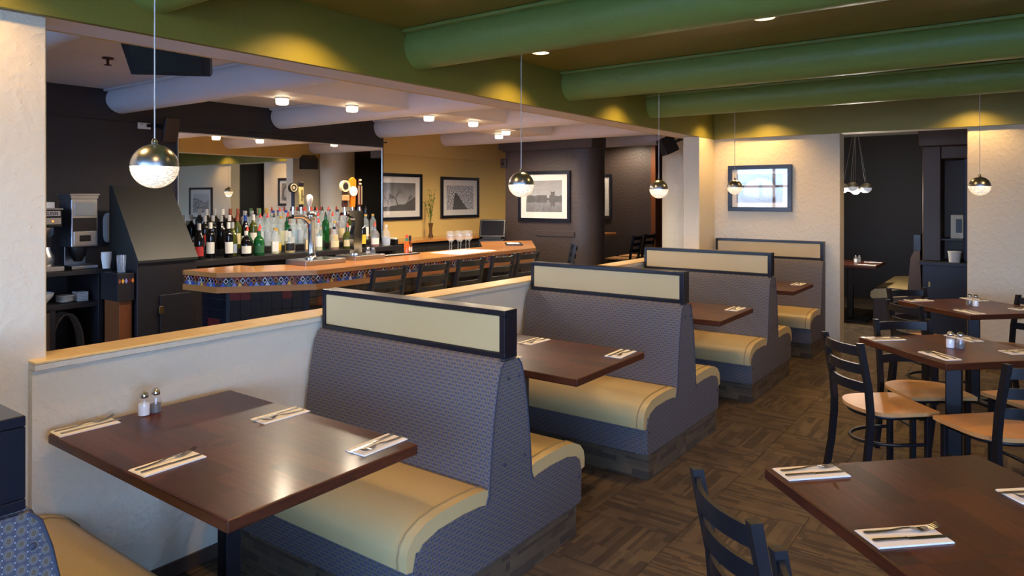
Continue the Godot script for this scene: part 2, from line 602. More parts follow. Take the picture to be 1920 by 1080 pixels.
	slab("trim_6", Vector3(-4.86, 0, -10.6), Vector3(-4.78, CEIL, -10.37), "orange_wood", "orange wooden door post at the brown wall", 0.004)
	slab("wall_bar_recess", Vector3(-4.78, 0, -11.6), Vector3(-2.9, CEIL, -11.4), "black_room_paint")
	slab("wall_bar_end", Vector3(-7.4, 0, -12.9), Vector3(3.4, CEIL, -12.7), "black_room_paint")
	# the dark room behind the opening
	slab("wall_dark_back", Vector3(-2.9, 0, -12.5), Vector3(3.4, CEIL, -12.3), "black_room_paint")
	slab("wall_dark_left", Vector3(-3.1, 0, -12.5), Vector3(-2.9, CEIL, -8.5), "black_room_paint")
	slab("wall_dark_right", Vector3(0.6, 0, -12.5), Vector3(0.8, CEIL, FAR - 0.2), "black_room_paint")

func build_logs() -> void:
	var wob := noise(77, 0.8, 3)
	var log_mesh := func(z: float, x0: float, x1: float) -> MB:
		var b := MB.new()
		var steps := int((x0 - x1) / 0.14)
		var pts := []
		for i in steps + 1:
			var x := lerpf(x0, x1, float(i) / steps)
			var ring := []
			for s in 22:
				var t := TAU * s / 22.0
				var r := 0.127 + 0.007 * wob.get_noise_3d(x * 0.5, cos(t) * 0.7 + z * 3.0, sin(t) * 0.7)
				ring.append(Vector3(x, 2.49 + r * sin(t), z + r * cos(t)))
			pts.append(ring)
		for i in steps:
			for s in 22:
				var w := (s + 1) % 22
				var c0 := Vector3(pts[i][s].x, 2.49, z)
				var c1 := Vector3(pts[i + 1][s].x, 2.49, z)
				b.quads(pts[i][s], pts[i][w], pts[i + 1][w], pts[i + 1][s], pts[i][s] - c0, pts[i][w] - c0, pts[i + 1][w] - c1, pts[i + 1][s] - c1)
		for e in [0, steps]:
			var c := Vector3(pts[e][0].x, 2.49, z)
			var nn := Vector3.RIGHT if e == 0 else Vector3.LEFT
			for s in 22:
				b.tri(c, pts[e][s], pts[e][(s + 1) % 22], nn, nn, nn)
		return b
	var strip := func(z: float, x0: float, x1: float) -> MB:
		var b := MB.new()
		b.span(Vector3(x1, CEIL - 0.022, z - 0.15), Vector3(x0, CEIL, z + 0.15), 0.006)
		return b
	for z in LOGS:
		if z > -7.0:
			var o := setting("ceiling_beam", log_mesh.call(z, RIGHT, -2.905), M["log_green_paint"])
			o.set_meta("label", "round green log beam under the dining room ceiling")
			part("joint_strip", strip.call(z, RIGHT, -2.905), M["log_green_paint"], o)
		var far: float = BARX if z > -6.26 else YELX
		var near: float = -3.19 if z > -8.0 else -2.95
		var w := setting("ceiling_beam", log_mesh.call(z, near, far), M["log_white_paint"])
		w.set_meta("label", "round white log beam under the bar ceiling")
		part("joint_strip", strip.call(z, near, far), M["log_white_paint"], w)

func build_street_front() -> void:
	# wall towards the street, with wide windows for both rooms; it lies behind the camera
	var z0 := FRONT
	var z1 := FRONT + 0.2
	slab("wall_front", Vector3(-7.4, 0, z0), Vector3(3.4, 0.62, z1), "cream_plaster")
	slab("wall_front_top", Vector3(-7.4, 2.5, z0), Vector3(3.4, CEIL, z1), "cream_plaster")
	slab("wall_front_left", Vector3(-7.4, 0.62, z0), Vector3(-6.4, 2.5, z1), "cream_plaster")
	slab("wall_front_middle", Vector3(-3.4, 0.62, z0), Vector3(-2.6, 2.5, z1), "cream_plaster")
	slab("wall_front_right", Vector3(2.9, 0.62, z0), Vector3(3.4, 2.5, z1), "cream_plaster")
	var n := 1
	for w in [[-6.4, -3.4, 3], [-2.6, 2.9, 5]]:
		var b := MB.new()
		var step: float = (w[1] - w[0]) / w[2]
		for k in int(w[2]) + 1:
			var x: float = w[0] + k * step
			b.span(Vector3(x - 0.03, 0.62, z0 + 0.05), Vector3(x + 0.03, 2.5, z0 + 0.12), 0.004)
		for y in [0.65, 1.9, 2.47]:
			b.span(Vector3(w[0], y - 0.03, z0 + 0.05), Vector3(w[1], y + 0.03, z0 + 0.12), 0.004)
		var o := setting("window_%d" % n, b, M["dark_brown_wood"], "wide street window")
		for k in int(w[2]):
			var g := MB.new()
			g.span(Vector3(w[0] + k * step + 0.03, 0.68, z0 + 0.08), Vector3(w[0] + (k + 1) * step - 0.03, 2.44, z0 + 0.084))
			part("pane", g, M["pane_glass"], o)
		n += 1
	# side street windows
	var sb := MB.new()
	for k in 4:
		var z := -0.72 + k * 1.14
		sb.span(Vector3(RIGHT + 0.05, 0.62, z - 0.03), Vector3(RIGHT + 0.12, 2.5, z + 0.03), 0.004)
	for y in [0.65, 1.9, 2.47]:
		sb.span(Vector3(RIGHT + 0.05, y - 0.03, -0.72), Vector3(RIGHT + 0.12, y + 0.03, 2.7), 0.004)
	var side := setting("window_3", sb, M["dark_brown_wood"], "wide side street window")
	for k in 3:
		var g := MB.new()
		g.span(Vector3(RIGHT + 0.08, 0.68, -0.69 + k * 1.14), Vector3(RIGHT + 0.084, 2.44, 0.39 + k * 1.14))
		part("pane", g, M["pane_glass"], side)
	var s := MB.new()
	s.span(Vector3(RIGHT + 0.2, -0.4, -20), Vector3(40, -0.15, z1))
	s.span(Vector3(-30, -0.4, z1), Vector3(30, -0.15, 40))
	setting("floor_street", s, mat("pavement", rgb(150, 150, 150), 0.9))

func lamp_light(parent: Node, energy: float, c: Color, y: float, size: float, spot := 0.0) -> void:
	var l: Light3D
	if spot > 0.0:
		var s := SpotLight3D.new()
		s.spot_angle = spot
		s.spot_angle_attenuation = 0.6
		s.spot_range = 14.0
		s.spot_attenuation = 2.0
		s.rotation_degrees.x = -90
		l = s
	else:
		var q := OmniLight3D.new()
		q.omni_range = 14.0
		q.omni_attenuation = 2.0
		l = q
	l.name = "lamp_light"
	l.light_color = c
	l.light_energy = energy
	l.light_size = size
	l.shadow_enabled = true
	l.position.y = y
	parent.add_child(l, true)

func build_lamps() -> void:
	var warm := rgb(255, 214, 156)
	# glass ball pendants, chrome above, crackled glass below
	var r := 0.072
	var top := MB.new()
	var prof := []
	for k in 13:
		var t := PI / 2 * k / 12.0
		prof.append(Vector2(r * cos(t), r * sin(t)))
	top.lathe(prof, 32)
	var low := MB.new()
	prof = []
	for k in 13:
		var t := -PI / 2 + PI / 2 * k / 12.0
		prof.append(Vector2(r * cos(t), r * sin(t) * 0.97))
	low.lathe(prof, 32)
	low.lathe([Vector2(r, 0), Vector2(0.0, 0.001)], 32)
	var ferrule := MB.new()
	ferrule.lathe([Vector2(0.0095, 0.068), Vector2(0.0095, 0.082), Vector2(0.005, 0.09), Vector2(0, 0.09)], 14)
	var crackle := glow("crackled_lamp_glass", rgb(255, 240, 214), 1.0)
	var cn := noise(61, 0.06, 3, FastNoiseLite.TYPE_CELLULAR)
	crackle.emission_texture = picture(256, 128, func(x, y):
		var k := clampf(1.05 + 0.9 * cn.get_noise_2d(x * 1.8, y * 1.8), 0.2, 1.0)
		return Color(k, k * 0.97, k * 0.9))
	crackle.emission_operator = BaseMaterial3D.EMISSION_OP_MULTIPLY
	crackle.emission_energy_multiplier = 3.2
	crackle.uv1_scale = Vector3(1, 12, 1)
	crackle.roughness = 0.15
	var tm := top.mesh()
	var lm := low.mesh()
	var fm := ferrule.mesh()
	var spots := [
		[Vector3(-2.26, 1.70, -1.13), "glass ball pendant lamp over the fourth booth table from the picture wall"],
		[Vector3(-2.28, 1.672, -3.185), "glass ball pendant lamp over the third booth table from the picture wall"],
		[Vector3(-2.29, 1.664, -5.03), "glass ball pendant lamp over the second booth table from the picture wall"],
		[Vector3(-2.28, 1.70, -6.75), "glass ball pendant lamp hanging before the framed picture at the last booth"],
		[Vector3(-0.28, 1.685, -6.3), "glass ball pendant lamp over the square table near the dark opening"]]
	for s in spots:
		var o := thing("pendant_lamp", s[1], "pendant lamp", s[0], 0.0, "glass ball pendants in the dining room")
		inst("upper_shell", tm, M["satin_steel"], o).set_meta("label", "polished metal upper half of the ball")
		inst("lower_globe", lm, crackle, o).set_meta("label", "glowing crackled glass lower half of the ball")
		inst("ferrule", fm, M["chrome"], o)
		var c := MB.new()
		c.tube([Vector3(0, 0.088, 0), Vector3(0, CEIL - s[0].y - 0.012, 0)], 0.0024, 6)
		part("cord", c, mat("cord_white", rgb(200, 198, 192), 0.4), o)
		var k := MB.new()
		k.lathe([Vector2(0, CEIL - s[0].y - 0.02), Vector2(0.05, CEIL - s[0].y - 0.018), Vector2(0.052, CEIL - s[0].y)], 20)
		part("canopy", k, M["satin_steel"], o)
		lamp_light(o, 0.16, warm, -0.03, 0.05)
	# recessed downlights between the logs
	var ring := MB.new()
	ring.lathe([Vector2(0.054, 0.012), Vector2(0.057, -0.004), Vector2(0.072, -0.006), Vector2(0.076, 0.0)], 28)
	var disc := MB.new()
	disc.lathe([Vector2(0, -0.002), Vector2(0.056, -0.002), Vector2(0.056, 0.003), Vector2(0, 0.003)], 24)
	var rm := ring.mesh()
	var dm := disc.mesh()
	var bulb := glow("downlight_bulb_glow", rgb(255, 226, 178), 4.0)
	var amber := rgb(255, 202, 126)
	var places := []
	var nth := ["fifth", "fourth", "third", "second", "first"]
	var idx := 0
	for z in [-0.72, -2.18, -3.90, -5.48, -7.50]:
		places.append([-2.63, z, "by the half wall header, %s from the picture wall" % nth[idx]])
		idx += 1
	idx = 0
	for z in [-0.70, -2.2, -3.86, -5.46, -7.06]:
		places.append([-1.144, z, "over the booth aisle, %s from the picture wall" % nth[idx]])
		idx += 1
	idx = 2
	for z in [-2.2, -3.84, -5.46]:
		places.append([0.45, z, "over the dining tables, %s from the opening wall" % nth[idx]])
		idx += 1
	places.append([-0.40, -7.62, "before the wall right of the dark opening"])
	places.append([-2.30, -7.62, "before the arch picture on the far wall"])
	for p in places:
		var o := thing("downlight", "round recessed downlight %s" % p[2], "downlight", Vector3(p[0], CEIL, p[1]), 0.0, "recessed downlights in the olive ceiling")
		inst("trim_ring", rm, mat("downlight_trim", rgb(120, 116, 60), 0.4), o)
		inst("lamp_lens", dm, bulb, o)
		lamp_light(o, 0.95, amber, -0.02, 0.03, 64.0)
	# white puck lamps under boxed boards between the white logs
	var puck := MB.new()
	puck.lathe([Vector2(0, -0.055), Vector2(0.042, -0.055), Vector2(0.05, -0.045), Vector2(0.05, -0.012)], 24)
	var base := MB.new()
	base.lathe([Vector2(0.05, -0.012), Vector2(0.056, -0.012), Vector2(0.056, 0), Vector2(0, 0)], 24)
	var pm := puck.mesh()
	var bm := base.mesh()
	var puck_glow := glow("puck_lamp_glow", rgb(255, 236, 200), 11.0)
	for q in [[-3.13, -4.61], [-4.83, -6.11], [-6.34, -7.60]]:
		var bb := MB.new()
		bb.span(Vector3((-4.96 if q[0] > -6.0 else -5.5), 2.41, q[1]), Vector3((-4.56 if q[0] > -6.0 else -4.95), CEIL, q[0]), 0.006)
		var board := setting("ceiling_light_board", bb, M["log_white_paint"], "boxed white board that carries the bar lamps")
		board.name = "ceiling_light_board" + ("" if q[0] == -3.13 else ("_001" if q[0] == -4.83 else "_002"))
	var pucks := [
		[Vector3(-4.86, 2.41, -3.46), "by the receipt printer"], [Vector3(-4.78, 2.41, -4.12), "above the curved beer tap"],
		[Vector3(-4.74, 2.41, -5.06), "above the wine glasses"], [Vector3(-4.72, 2.41, -5.72), "above the far end of the bar"],
		[Vector3(-5.05, 2.41, -6.74), "in front of the brown pillar"], [Vector3(-5.44, 2.41, -7.11), "closest to the brown pillar"],
		[Vector3(-5.2, CEIL, -9.95), "behind the brown pillar, above the stools"]]
	for p in pucks:
		var o := thing("puck_lamp", "small white puck ceiling lamp %s" % p[1], "ceiling lamp", p[0], 0.0, "puck lamps over the bar")
		inst("base", bm, M["white_plastic"], o)
		inst("lamp_diffuser", pm, puck_glow, o)
		lamp_light(o, 3.3, rgb(255, 234, 204), -0.06, 0.04, 84.0)



func build_booths() -> void:
	var x0 := -0.583      # local x: wall end, aisle end
	var x1 := 0.583
	# half a profile (z, y) of the seat cushion, front at +z
	var cush := PackedVector2Array()
	for p in [[0.13, 0.36], [0.13, 0.435], [0.18, 0.452], [0.30, 0.458], [0.42, 0.456], [0.50, 0.446], [0.56, 0.42], [0.592, 0.385], [0.602, 0.345], [0.600, 0.305], [0.57, 0.30], [0.555, 0.36]]:
		cush.append(Vector2(p[0], p[1]))
	var apron := PackedVector2Array([Vector2(0.12, 0.15), Vector2(0.12, 0.38), Vector2(0.555, 0.38), Vector2(0.56, 0.30), Vector2(0.56, 0.15)])
	var back := PackedVector2Array()
	for p in [[0.0, 0.36], [0.145, 0.37], [0.142, 0.46], [0.128, 0.62], [0.105, 0.78], [0.082, 0.88], [0.062, 0.925], [0.045, 0.940], [0.0, 0.940]]:
		back.append(Vector2(p[0], p[1]))
	var side_half := [[0.545, 0.15], [0.56, 0.16], [0.566, 0.30], [0.552, 0.345], [0.52, 0.378], [0.44, 0.398], [0.30, 0.402], [0.20, 0.396], [0.165, 0.388], [0.15, 0.42], [0.138, 0.56], [0.118, 0.72], [0.095, 0.84], [0.075, 0.905], [0.052, 0.93]]
	var flip := func(p: PackedVector2Array) -> PackedVector2Array:
		var q := PackedVector2Array()
		for k in p:
			q.append(Vector2(-k.x, k.y))
		q.reverse()
		return q
	var pull := func(p: PackedVector2Array, a: float, c: float, crease := 50.0) -> ArrayMesh:
		var b := MB.new()
		b.prism(p, 0, a, c, crease)
		return b.mesh()
	var cushion := [pull.call(cush, x0, x1 - 0.004, 60.0), pull.call(flip.call(cush), x0, x1 - 0.004, 60.0)]
	var aprons := [pull.call(apron, x0, x1 - 0.02), pull.call(flip.call(apron), x0, x1 - 0.02)]
	var backs := [pull.call(back, x0, x1 - 0.02), pull.call(flip.call(back), x0, x1 - 0.02)]
	var piping := []
	for s in [1.0, -1.0]:
		var pair := []
		for x in [x1 - 0.045, x0 + 0.045]:
			var b := MB.new()
			var line := []
			for k in range(1, 10):
				line.append(Vector3(x, cush[k].y + 0.0015, s * (cush[k].x + (0.0015 if k > 6 else 0.0))))
			b.tube(line, 0.0038, 6)
			pair.append(b.mesh())
		piping.append(pair)
	var side_poly := func(double: bool) -> PackedVector2Array:
		var q := PackedVector2Array()
		for p in side_half:
			q.append(Vector2(p[0], p[1]))
		if double:
			var r := side_half.duplicate()
			r.reverse()
			for p in r:
				q.append(Vector2(-p[0], p[1]))
		else:
			q.append(Vector2(-0.044, 0.93))
			q.append(Vector2(-0.044, 0.15))
		return q
	var sides := [pull.call(side_poly.call(true), x1 - 0.02, x1, 30.0), pull.call(side_poly.call(false), x1 - 0.02, x1, 30.0)]
	# piping that frames the end of the back
	var edge := []
	for s in [1.0, -1.0]:
		var line := []
		for k in range(8, 15):
			line.append(Vector3(x1 + 0.0005, side_half[k][1], s * (side_half[k][0] - 0.004)))
		var b := MB.new()
		b.tube(line, 0.004, 6)
		edge.append(b.mesh())
	var button := MB.new()
	button.xf = Transform3D(Basis(Vector3(0, 0, 1), -PI / 2), Vector3.ZERO)
	button.lathe([Vector2(0.008, 0), Vector2(0.007, 0.004), Vector2(0.0, 0.006)], 12)
	var bm := button.mesh()
	var plinth := func(z0: float, z1: float) -> ArrayMesh:
		var b := MB.new()
		b.span(Vector3(x0, 0, z0), Vector3(x1 - 0.006, 0.15, z1), 0.003)
		for i in b.uv.size():
			b.uv[i] = b.uv[i] / 1.37
		return b.mesh()
	var frame := func(z0: float, z1: float) -> ArrayMesh:
		var b := MB.new()
		var a := x0 + 0.01
		b.span(Vector3(a, 0.938, z0), Vector3(x1, 0.962, z1), 0.003)
		b.span(Vector3(a, 1.114, z0), Vector3(x1, 1.138, z1), 0.003)
		b.span(Vector3(a, 0.962, z0 + 0.0005), Vector3(a + 0.022, 1.114, z1 - 0.0005), 0.002)
		b.span(Vector3(x1 - 0.03, 0.962, z0 + 0.0005), Vector3(x1 - 0.0005, 1.114, z1 - 0.0005), 0.002)
		return b.mesh()
	var pad := func(z: float, s: float) -> ArrayMesh:
		var b := MB.new()
		b.span(Vector3(x0 + 0.032, 0.962, z - 0.006), Vector3(x1 - 0.03, 1.114, z + 0.006), 0.005)
		return b.mesh()
	var labels := ["double booth bench in ringed fabric, fifth from the picture wall", "double booth bench in ringed fabric, fourth from the picture wall", "double booth bench in ringed fabric, third from the picture wall", "double booth bench in ringed fabric, second from the picture wall", "single booth bench in ringed fabric set against the picture wall"]
	for k in 5:
		var z := -0.471 - 1.847 * k
		if k == 0:
			z = -0.54
		var both := k < 4
		if not both:
			z = -7.868
		var o := thing("booth_bench", labels[k], "booth bench", Vector3(-2.293, 0, z), 0.0, "booth benches along the half wall")
		inst("plinth", plinth.call(-0.53 if both else -0.044, 0.53), M["carpet"], o).set_meta("label", "carpeted kick base")
		for h in (2 if both else 1):
			inst("apron", aprons[h], M["ring_fabric"], o)
			var c := inst("seat_cushion", cushion[h], M["tan_vinyl"], o)
			c.set_meta("label", "tan vinyl seat cushion")
			for q in piping[h]:
				inst("piping", q, M["tan_piping"], c)
			inst("backrest", backs[h], M["ring_fabric"], o)
		if not both:
			var b := MB.new()
			b.span(Vector3(x0, 0.36, -0.044), Vector3(x1 - 0.02, 0.94, 0.0))
			part("back_board", b, M["ring_fabric"], o)
		var sd := inst("end_panel", sides[0 if both else 1], M["ring_fabric"], o)
		for h in (2 if both else 1):
			inst("end_piping", edge[h], M["fabric_piping"], sd)
		var spots := [[0.02, 0.858], [-0.055, 0.855], [-0.095, 0.512], [0.045, 0.513], [-0.54, 0.278], [0.54, 0.278]] if both else [[0.03, 0.858], [0.06, 0.512], [0.54, 0.278]]
		for p in spots:
			inst("button", bm, M["fabric_piping"], sd, Vector3(x1, p[1], p[0]))
		var hr := inst("headrest_frame", frame.call(-0.0435, 0.0435), M["black_lacquer"], o)
		hr.set_meta("label", "black lacquered headrest frame")
		inst("headrest_pad", pad.call(0.032, 1), M["tan_panel_vinyl"], hr).set_meta("label", "tan padded headrest panel")
		if both:
			inst("headrest_pad", pad.call(-0.032, -1), M["tan_panel_vinyl"], hr).set_meta("label", "tan padded headrest panel")
	# booth tables on single pedestals
	var tops := [[-1.035, "fourth"], [-2.811, "third"], [-4.714, "second"], [-6.60, "first"]]
	var w := 1.146
	var d := 0.717
	var tb := MB.new()
	tb.box(Vector3(0, 0.731, 0), Vector3(w, 0.038, d), 0.006)
	var tm := tb.mesh()
	var pb := MB.new()
	pb.box(Vector3(0, 0.37, 0), Vector3(0.06, 0.68, 0.06), 0.006)
	var pm := pb.mesh()
	var fb := MB.new()
	fb.box(Vector3(0, 0.012, 0), Vector3(0.5, 0.024, 0.07), 0.006)
	fb.box(Vector3(0, 0.0125, 0), Vector3(0.07, 0.025, 0.5), 0.006)
	var fm := fb.mesh()
	var ub := MB.new()
	ub.box(Vector3(0, 0.704, 0), Vector3(0.36, 0.016, 0.3), 0.004)
	var um := ub.mesh()
	for t in tops:
		var o := thing("booth_table", "dark stained wooden booth table, %s from the picture wall" % t[1], "table", Vector3(-1.69 - w / 2, 0, t[0] - d / 2), 0.0, "dark wooden booth tables")
		inst("tabletop", tm, M["table_wood"], o)
		inst("mounting_plate", um, M["black_metal"], o)
		inst("pedestal", pm, M["black_metal"], o)
		inst("foot", fm, M["black_metal"], o)

func build_dining_tables() -> void:
	var list := [
		[Vector3(0.024, 0, -2.087), 1.2, 0.752, "long dark wooden table standing across the aisle from the third booth"],
		[Vector3(-0.33, 0, -4.69), 0.70, 0.70, "square dark wooden table turned cornerwise beside the second booth"],
		[Vector3(-0.33, 0, -6.56), 0.75, 0.75, "square dark wooden table turned cornerwise before the dark opening"]]
	for t in list:
		# local x runs along (+x, +z), the long side of the first table
		var o := thing("dining_table", t[3], "table", t[0], -PI / 4, "dark wooden tables on black pedestals")
		var b := MB.new()
		b.box(Vector3(0, 0.731, 0), Vector3(t[1], 0.038, t[2]), 0.006)
		part("tabletop", b, M["table_wood"], o)
		for s in ([-0.36, 0.36] if t[1] > 1.0 else [0.0]):
			b = MB.new()
			b.xf = Transform3D(Basis(Vector3.UP, PI / 4), Vector3(s, 0, 0))
			b.box(Vector3(0, 0.37, 0), Vector3(0.082, 0.68, 0.082), 0.008)
			part("pedestal", b, M["black_metal"], o)
			b = MB.new()
			b.box(Vector3(s, 0.704, 0), Vector3(0.32, 0.016, 0.32), 0.004)
			part("mounting_plate", b, M["black_metal"], o)
			b = MB.new()
			b.xf = Transform3D(Basis(), Vector3(s, 0, 0))
			b.box(Vector3(0, 0.012, 0), Vector3(0.52, 0.024, 0.07), 0.006)
			b.box(Vector3(0, 0.0125, 0), Vector3(0.07, 0.025, 0.52), 0.006)
			part("foot", b, M["black_metal"], o)

# ladder-back metal chair, facing -z; seat at sh, back up to top
func make_chair(called: String, sh: float, top: float, label: String, category: String, group: String) -> Node3D:
	var o := thing(called, label, category, Vector3.ZERO, 0.0, group)
	o.set_meta("plain", called)
	var hw := 0.168
	for s in [-1.0, 1.0]:
		var b := MB.new()
		var ys := [0.0, sh * 0.45, sh * 0.8, sh, sh + (top - sh) * 0.35, top]
		var zs := [0.235, 0.198, 0.182, 0.18, 0.192, 0.24]
		for i in 5:
			var a := Vector3(s * hw, ys[i], zs[i])
			var c := Vector3(s * hw, ys[i + 1], zs[i + 1])
			var d := 0.016
			var g := 0.014
			var p := [a + Vector3(-g, 0, -d), a + Vector3(g, 0, -d), a + Vector3(g, 0, d), a + Vector3(-g, 0, d)]
			var q := [c + Vector3(-g, 0, -d), c + Vector3(g, 0, -d), c + Vector3(g, 0, d), c + Vector3(-g, 0, d)]
			var nn := [Vector3(0, 0, -1), Vector3(1, 0, 0), Vector3(0, 0, 1), Vector3(-1, 0, 0)]
			for k in 4:
				b.quad(p[k], p[(k + 1) % 4], q[(k + 1) % 4], q[k], nn[k])
			if i == 0:
				b.quad(p[0], p[1], p[2], p[3], Vector3.DOWN)
			if i == 4:
				b.quad(q[0], q[1], q[2], q[3], Vector3.UP)
		part("rear_leg", b, M["black_metal"], o)
		b = MB.new()
		b.span(Vector3(s * 0.158 - 0.014, 0, -0.176), Vector3(s * 0.158 + 0.014, sh - 0.02, -0.146), 0.003)
		part("front_leg", b, M["black_metal"], o)
	# three curved slats
	var back := top - sh
	for k in 3:
		var y := top - 0.045 - k * back * 0.265
		var z := lerpf(0.24, 0.192, (top - y) / (back * 0.65))
		var b := MB.new()
		var hh := 0.026
		for i in 10:
			var t0 := -1.0 + 0.2 * i
			var t1 := t0 + 0.2
			var a := Vector3(t0 * hw, 0, z + 0.045 * (1 - t0 * t0))
			var c := Vector3(t1 * hw, 0, z + 0.045 * (1 - t1 * t1))
			var nb := Vector3(0, 0, 1)
			var lo := Vector3(0, y - hh, 0)
			var hi := Vector3(0, y + hh, 0)
			var th := Vector3(0, 0, 0.007)
			var na := Vector3(0.5 * t0, 0, 1).normalized()
			var nc := Vector3(0.5 * t1, 0, 1).normalized()
			b.quads(a + lo + th, c + lo + th, c + hi + th, a + hi + th, na, nc, nc, na)
			b.quads(a + lo - th, c + lo - th, c + hi - th, a + hi - th, -na, -nc, -nc, -na)
			b.quad(a + hi - th, a + hi + th, c + hi + th, c + hi - th, Vector3.UP)
			b.quad(a + lo - th, a + lo + th, c + lo + th, c + lo - th, Vector3.DOWN)
		part("back_slat", b, M["black_metal"], o)
	# seat: straight front, rounded back
	var poly := PackedVector2Array([Vector2(-0.19, -0.205), Vector2(0.19, -0.205), Vector2(0.2, -0.15)])
	for k in 15:
		var t := PI * k / 14.0
		poly.append(Vector2(0.2 * cos(t), 0.02 + 0.17 * pow(sin(t), 0.8)))
	poly.append(Vector2(-0.2, -0.15))
	var sb := MB.new()
	sb.prism(poly, 1, sh - 0.02, sh, 30)
	part("seat", sb, M["seat_wood"], o).set_meta("label", "pale wooden seat")
	var fr := MB.new()
	var rim := []
	for k in 13:
		var t := PI * k / 12.0
		rim.append(Vector3(0.165 * cos(t), sh - 0.033, 0.02 + 0.15 * sin(t)))
	rim.append(Vector3(-0.165, sh - 0.033, -0.165))
	rim.append(Vector3(0.165, sh - 0.033, -0.165))
	fr.tube(rim, 0.0125, 6, true)
	part("seat_frame", fr, M["black_metal"], o)
	var hoop := MB.new()
	var ring := []
	for k in 17:
		var t := PI * k / 16.0
		ring.append(Vector3(0.155 * cos(t), sh * 0.58, -0.05 + 0.22 * sin(t)))
	ring.append(Vector3(-0.158, sh * 0.58, -0.16))
	ring.push_front(Vector3(0.158, sh * 0.58, -0.16))
	hoop.tube(ring, 0.0095, 6)
	part("stretcher", hoop, M["black_metal"], o)
	return o

func build_chairs() -> void:
	var g := "black ladder-back chairs at the dining tables"
	var a := deg_to_rad(45)
	var list := [
		[-0.478, -1.99, -a, "black ladder-back chair at the long table, end nearer the booths"],
		[-0.157, -1.653, -a, "black ladder-back chair at the long table beside another chair"],
		[-0.655, -4.40, -deg_to_rad(47), "black ladder-back chair at the table beside the second booth, facing the far wall"],
		[-0.50, -4.90, PI + deg_to_rad(36), "black ladder-back chair at the table beside the second booth, backed to the booths"],
		[-0.12, -4.30, a, "black ladder-back chair facing the booths at the table beside the second booth"],
		[0.06, -5.02, PI - a, "black ladder-back chair facing the windows at the table beside the second booth"],
		[-0.565, -6.07, -a, "black ladder-back chair at the table before the opening, facing the far wall"],
		[-0.66, -6.69, PI + a, "black ladder-back chair at the table before the opening, backed to the opening"],
		[-0.10, -6.64, PI - a, "black ladder-back chair at the table before the opening, backed to the cream wall"]]
	var p: Node3D
	for k in list.size():
		var q: Array = list[k]
		if k == 0:
			p = make_chair("ladder_back_chair", 0.445, 0.82, q[3], "chair", g)
			p.position = Vector3(q[0], 0, q[1])
			p.rotation.y = q[2]
		else:
			copy(p, Vector3(q[0], 0, q[1]), q[2], q[3], g)

func build_stools() -> void:
	var g := "black ladder-back bar stools"
	var words := ["first", "second", "third", "fourth", "fifth"]
	var zs := [-3.90, -4.425, -4.915, -5.40, -5.82]
	var p: Node3D
	for k in 5:
		var l := "black ladder-back bar stool, %s from the tiled corner of the bar" % words[k]
		if k == 0:
			p = make_chair("bar_stool", 0.70, 1.05, l, "bar stool", g)
			p.position = Vector3(-4.31, 0, zs[k])
			p.rotation.y = PI / 2
		else:
			copy(p, Vector3(-4.31, 0, zs[k]), PI / 2, l, g)
	copy(p, Vector3(-4.52, 0, -6.98), PI / 2 + deg_to_rad(37), "black ladder-back bar stool at the angled far end of the bar", g)
	copy(p, Vector3(-4.86, 0, -9.40), PI / 2 + 0.1, "black ladder-back stool at the high table beyond the brown pillar", g)
	copy(p, Vector3(-4.90, 0, -9.93), PI / 2, "black ladder-back stool against the brown end wall", g)
	# chrome footrest rails
	var t := thing("high_table", "high wooden table half hidden behind the brown pillar", "table", Vector3(-5.50, 0, -9.55))
	var b := MB.new()
	b.box(Vector3(0, 1.03, 0), Vector3(0.6, 0.035, 0.6), 0.005)
	part("tabletop", b, M["bar_wood"], t)
	b = MB.new()
	b.box(Vector3(0, 0.51, 0), Vector3(0.08, 1.0, 0.08), 0.005)
	part("pedestal", b, M["black_metal"], t)
	b = MB.new()
	b.box(Vector3(0, 0.0125, 0), Vector3(0.45, 0.025, 0.45), 0.005)
	part("foot", b, M["black_metal"], t)

func shaker_set(at: Vector3, turn: float, where: String, dark := true) -> void:
	var g := "salt and pepper shakers"
	for k in 2:
		var o := thing("salt_shaker" if k == 0 else "pepper_shaker", ("glass salt shaker " if k == 0 else "glass pepper shaker ") + where, "shaker", at + Basis(Vector3.UP, turn) * Vector3(-0.024 if k == 0 else 0.024, 0, 0), turn + 0.2 * k, g)
		o.scale = Vector3.ONE * 1.13
		var b := MB.new()
		b.lathe([Vector2(0, 0), Vector2(0.019, 0), Vector2(0.0205, 0.004), Vector2(0.0205, 0.045), Vector2(0.0145, 0.062), Vector2(0.0135, 0.066)], 8, Vector3.ZERO, PI / 8, TAU + PI / 8, 20)
		part("glass_body", b, M["thin_glass"], o)
		b = MB.new()
		var hgt := 0.042 if k == 0 else 0.03
		b.lathe([Vector2(0, 0.003), Vector2(0.0185, 0.003), Vector2(0.0185, hgt), Vector2(0, hgt + 0.001)], 8, Vector3.ZERO, PI / 8, TAU + PI / 8, 20)
		part("contents", b, M["salt" if k == 0 else "pepper"], o)
		b = MB.new()
		b.lathe([Vector2(0.0145, 0.062), Vector2(0.0155, 0.064), Vector2(0.0155, 0.072), Vector2(0.012, 0.079), Vector2(0.006, 0.083), Vector2(0, 0.084)], 16)
		part("lid", b, M["chrome"], o)

var proto := {}

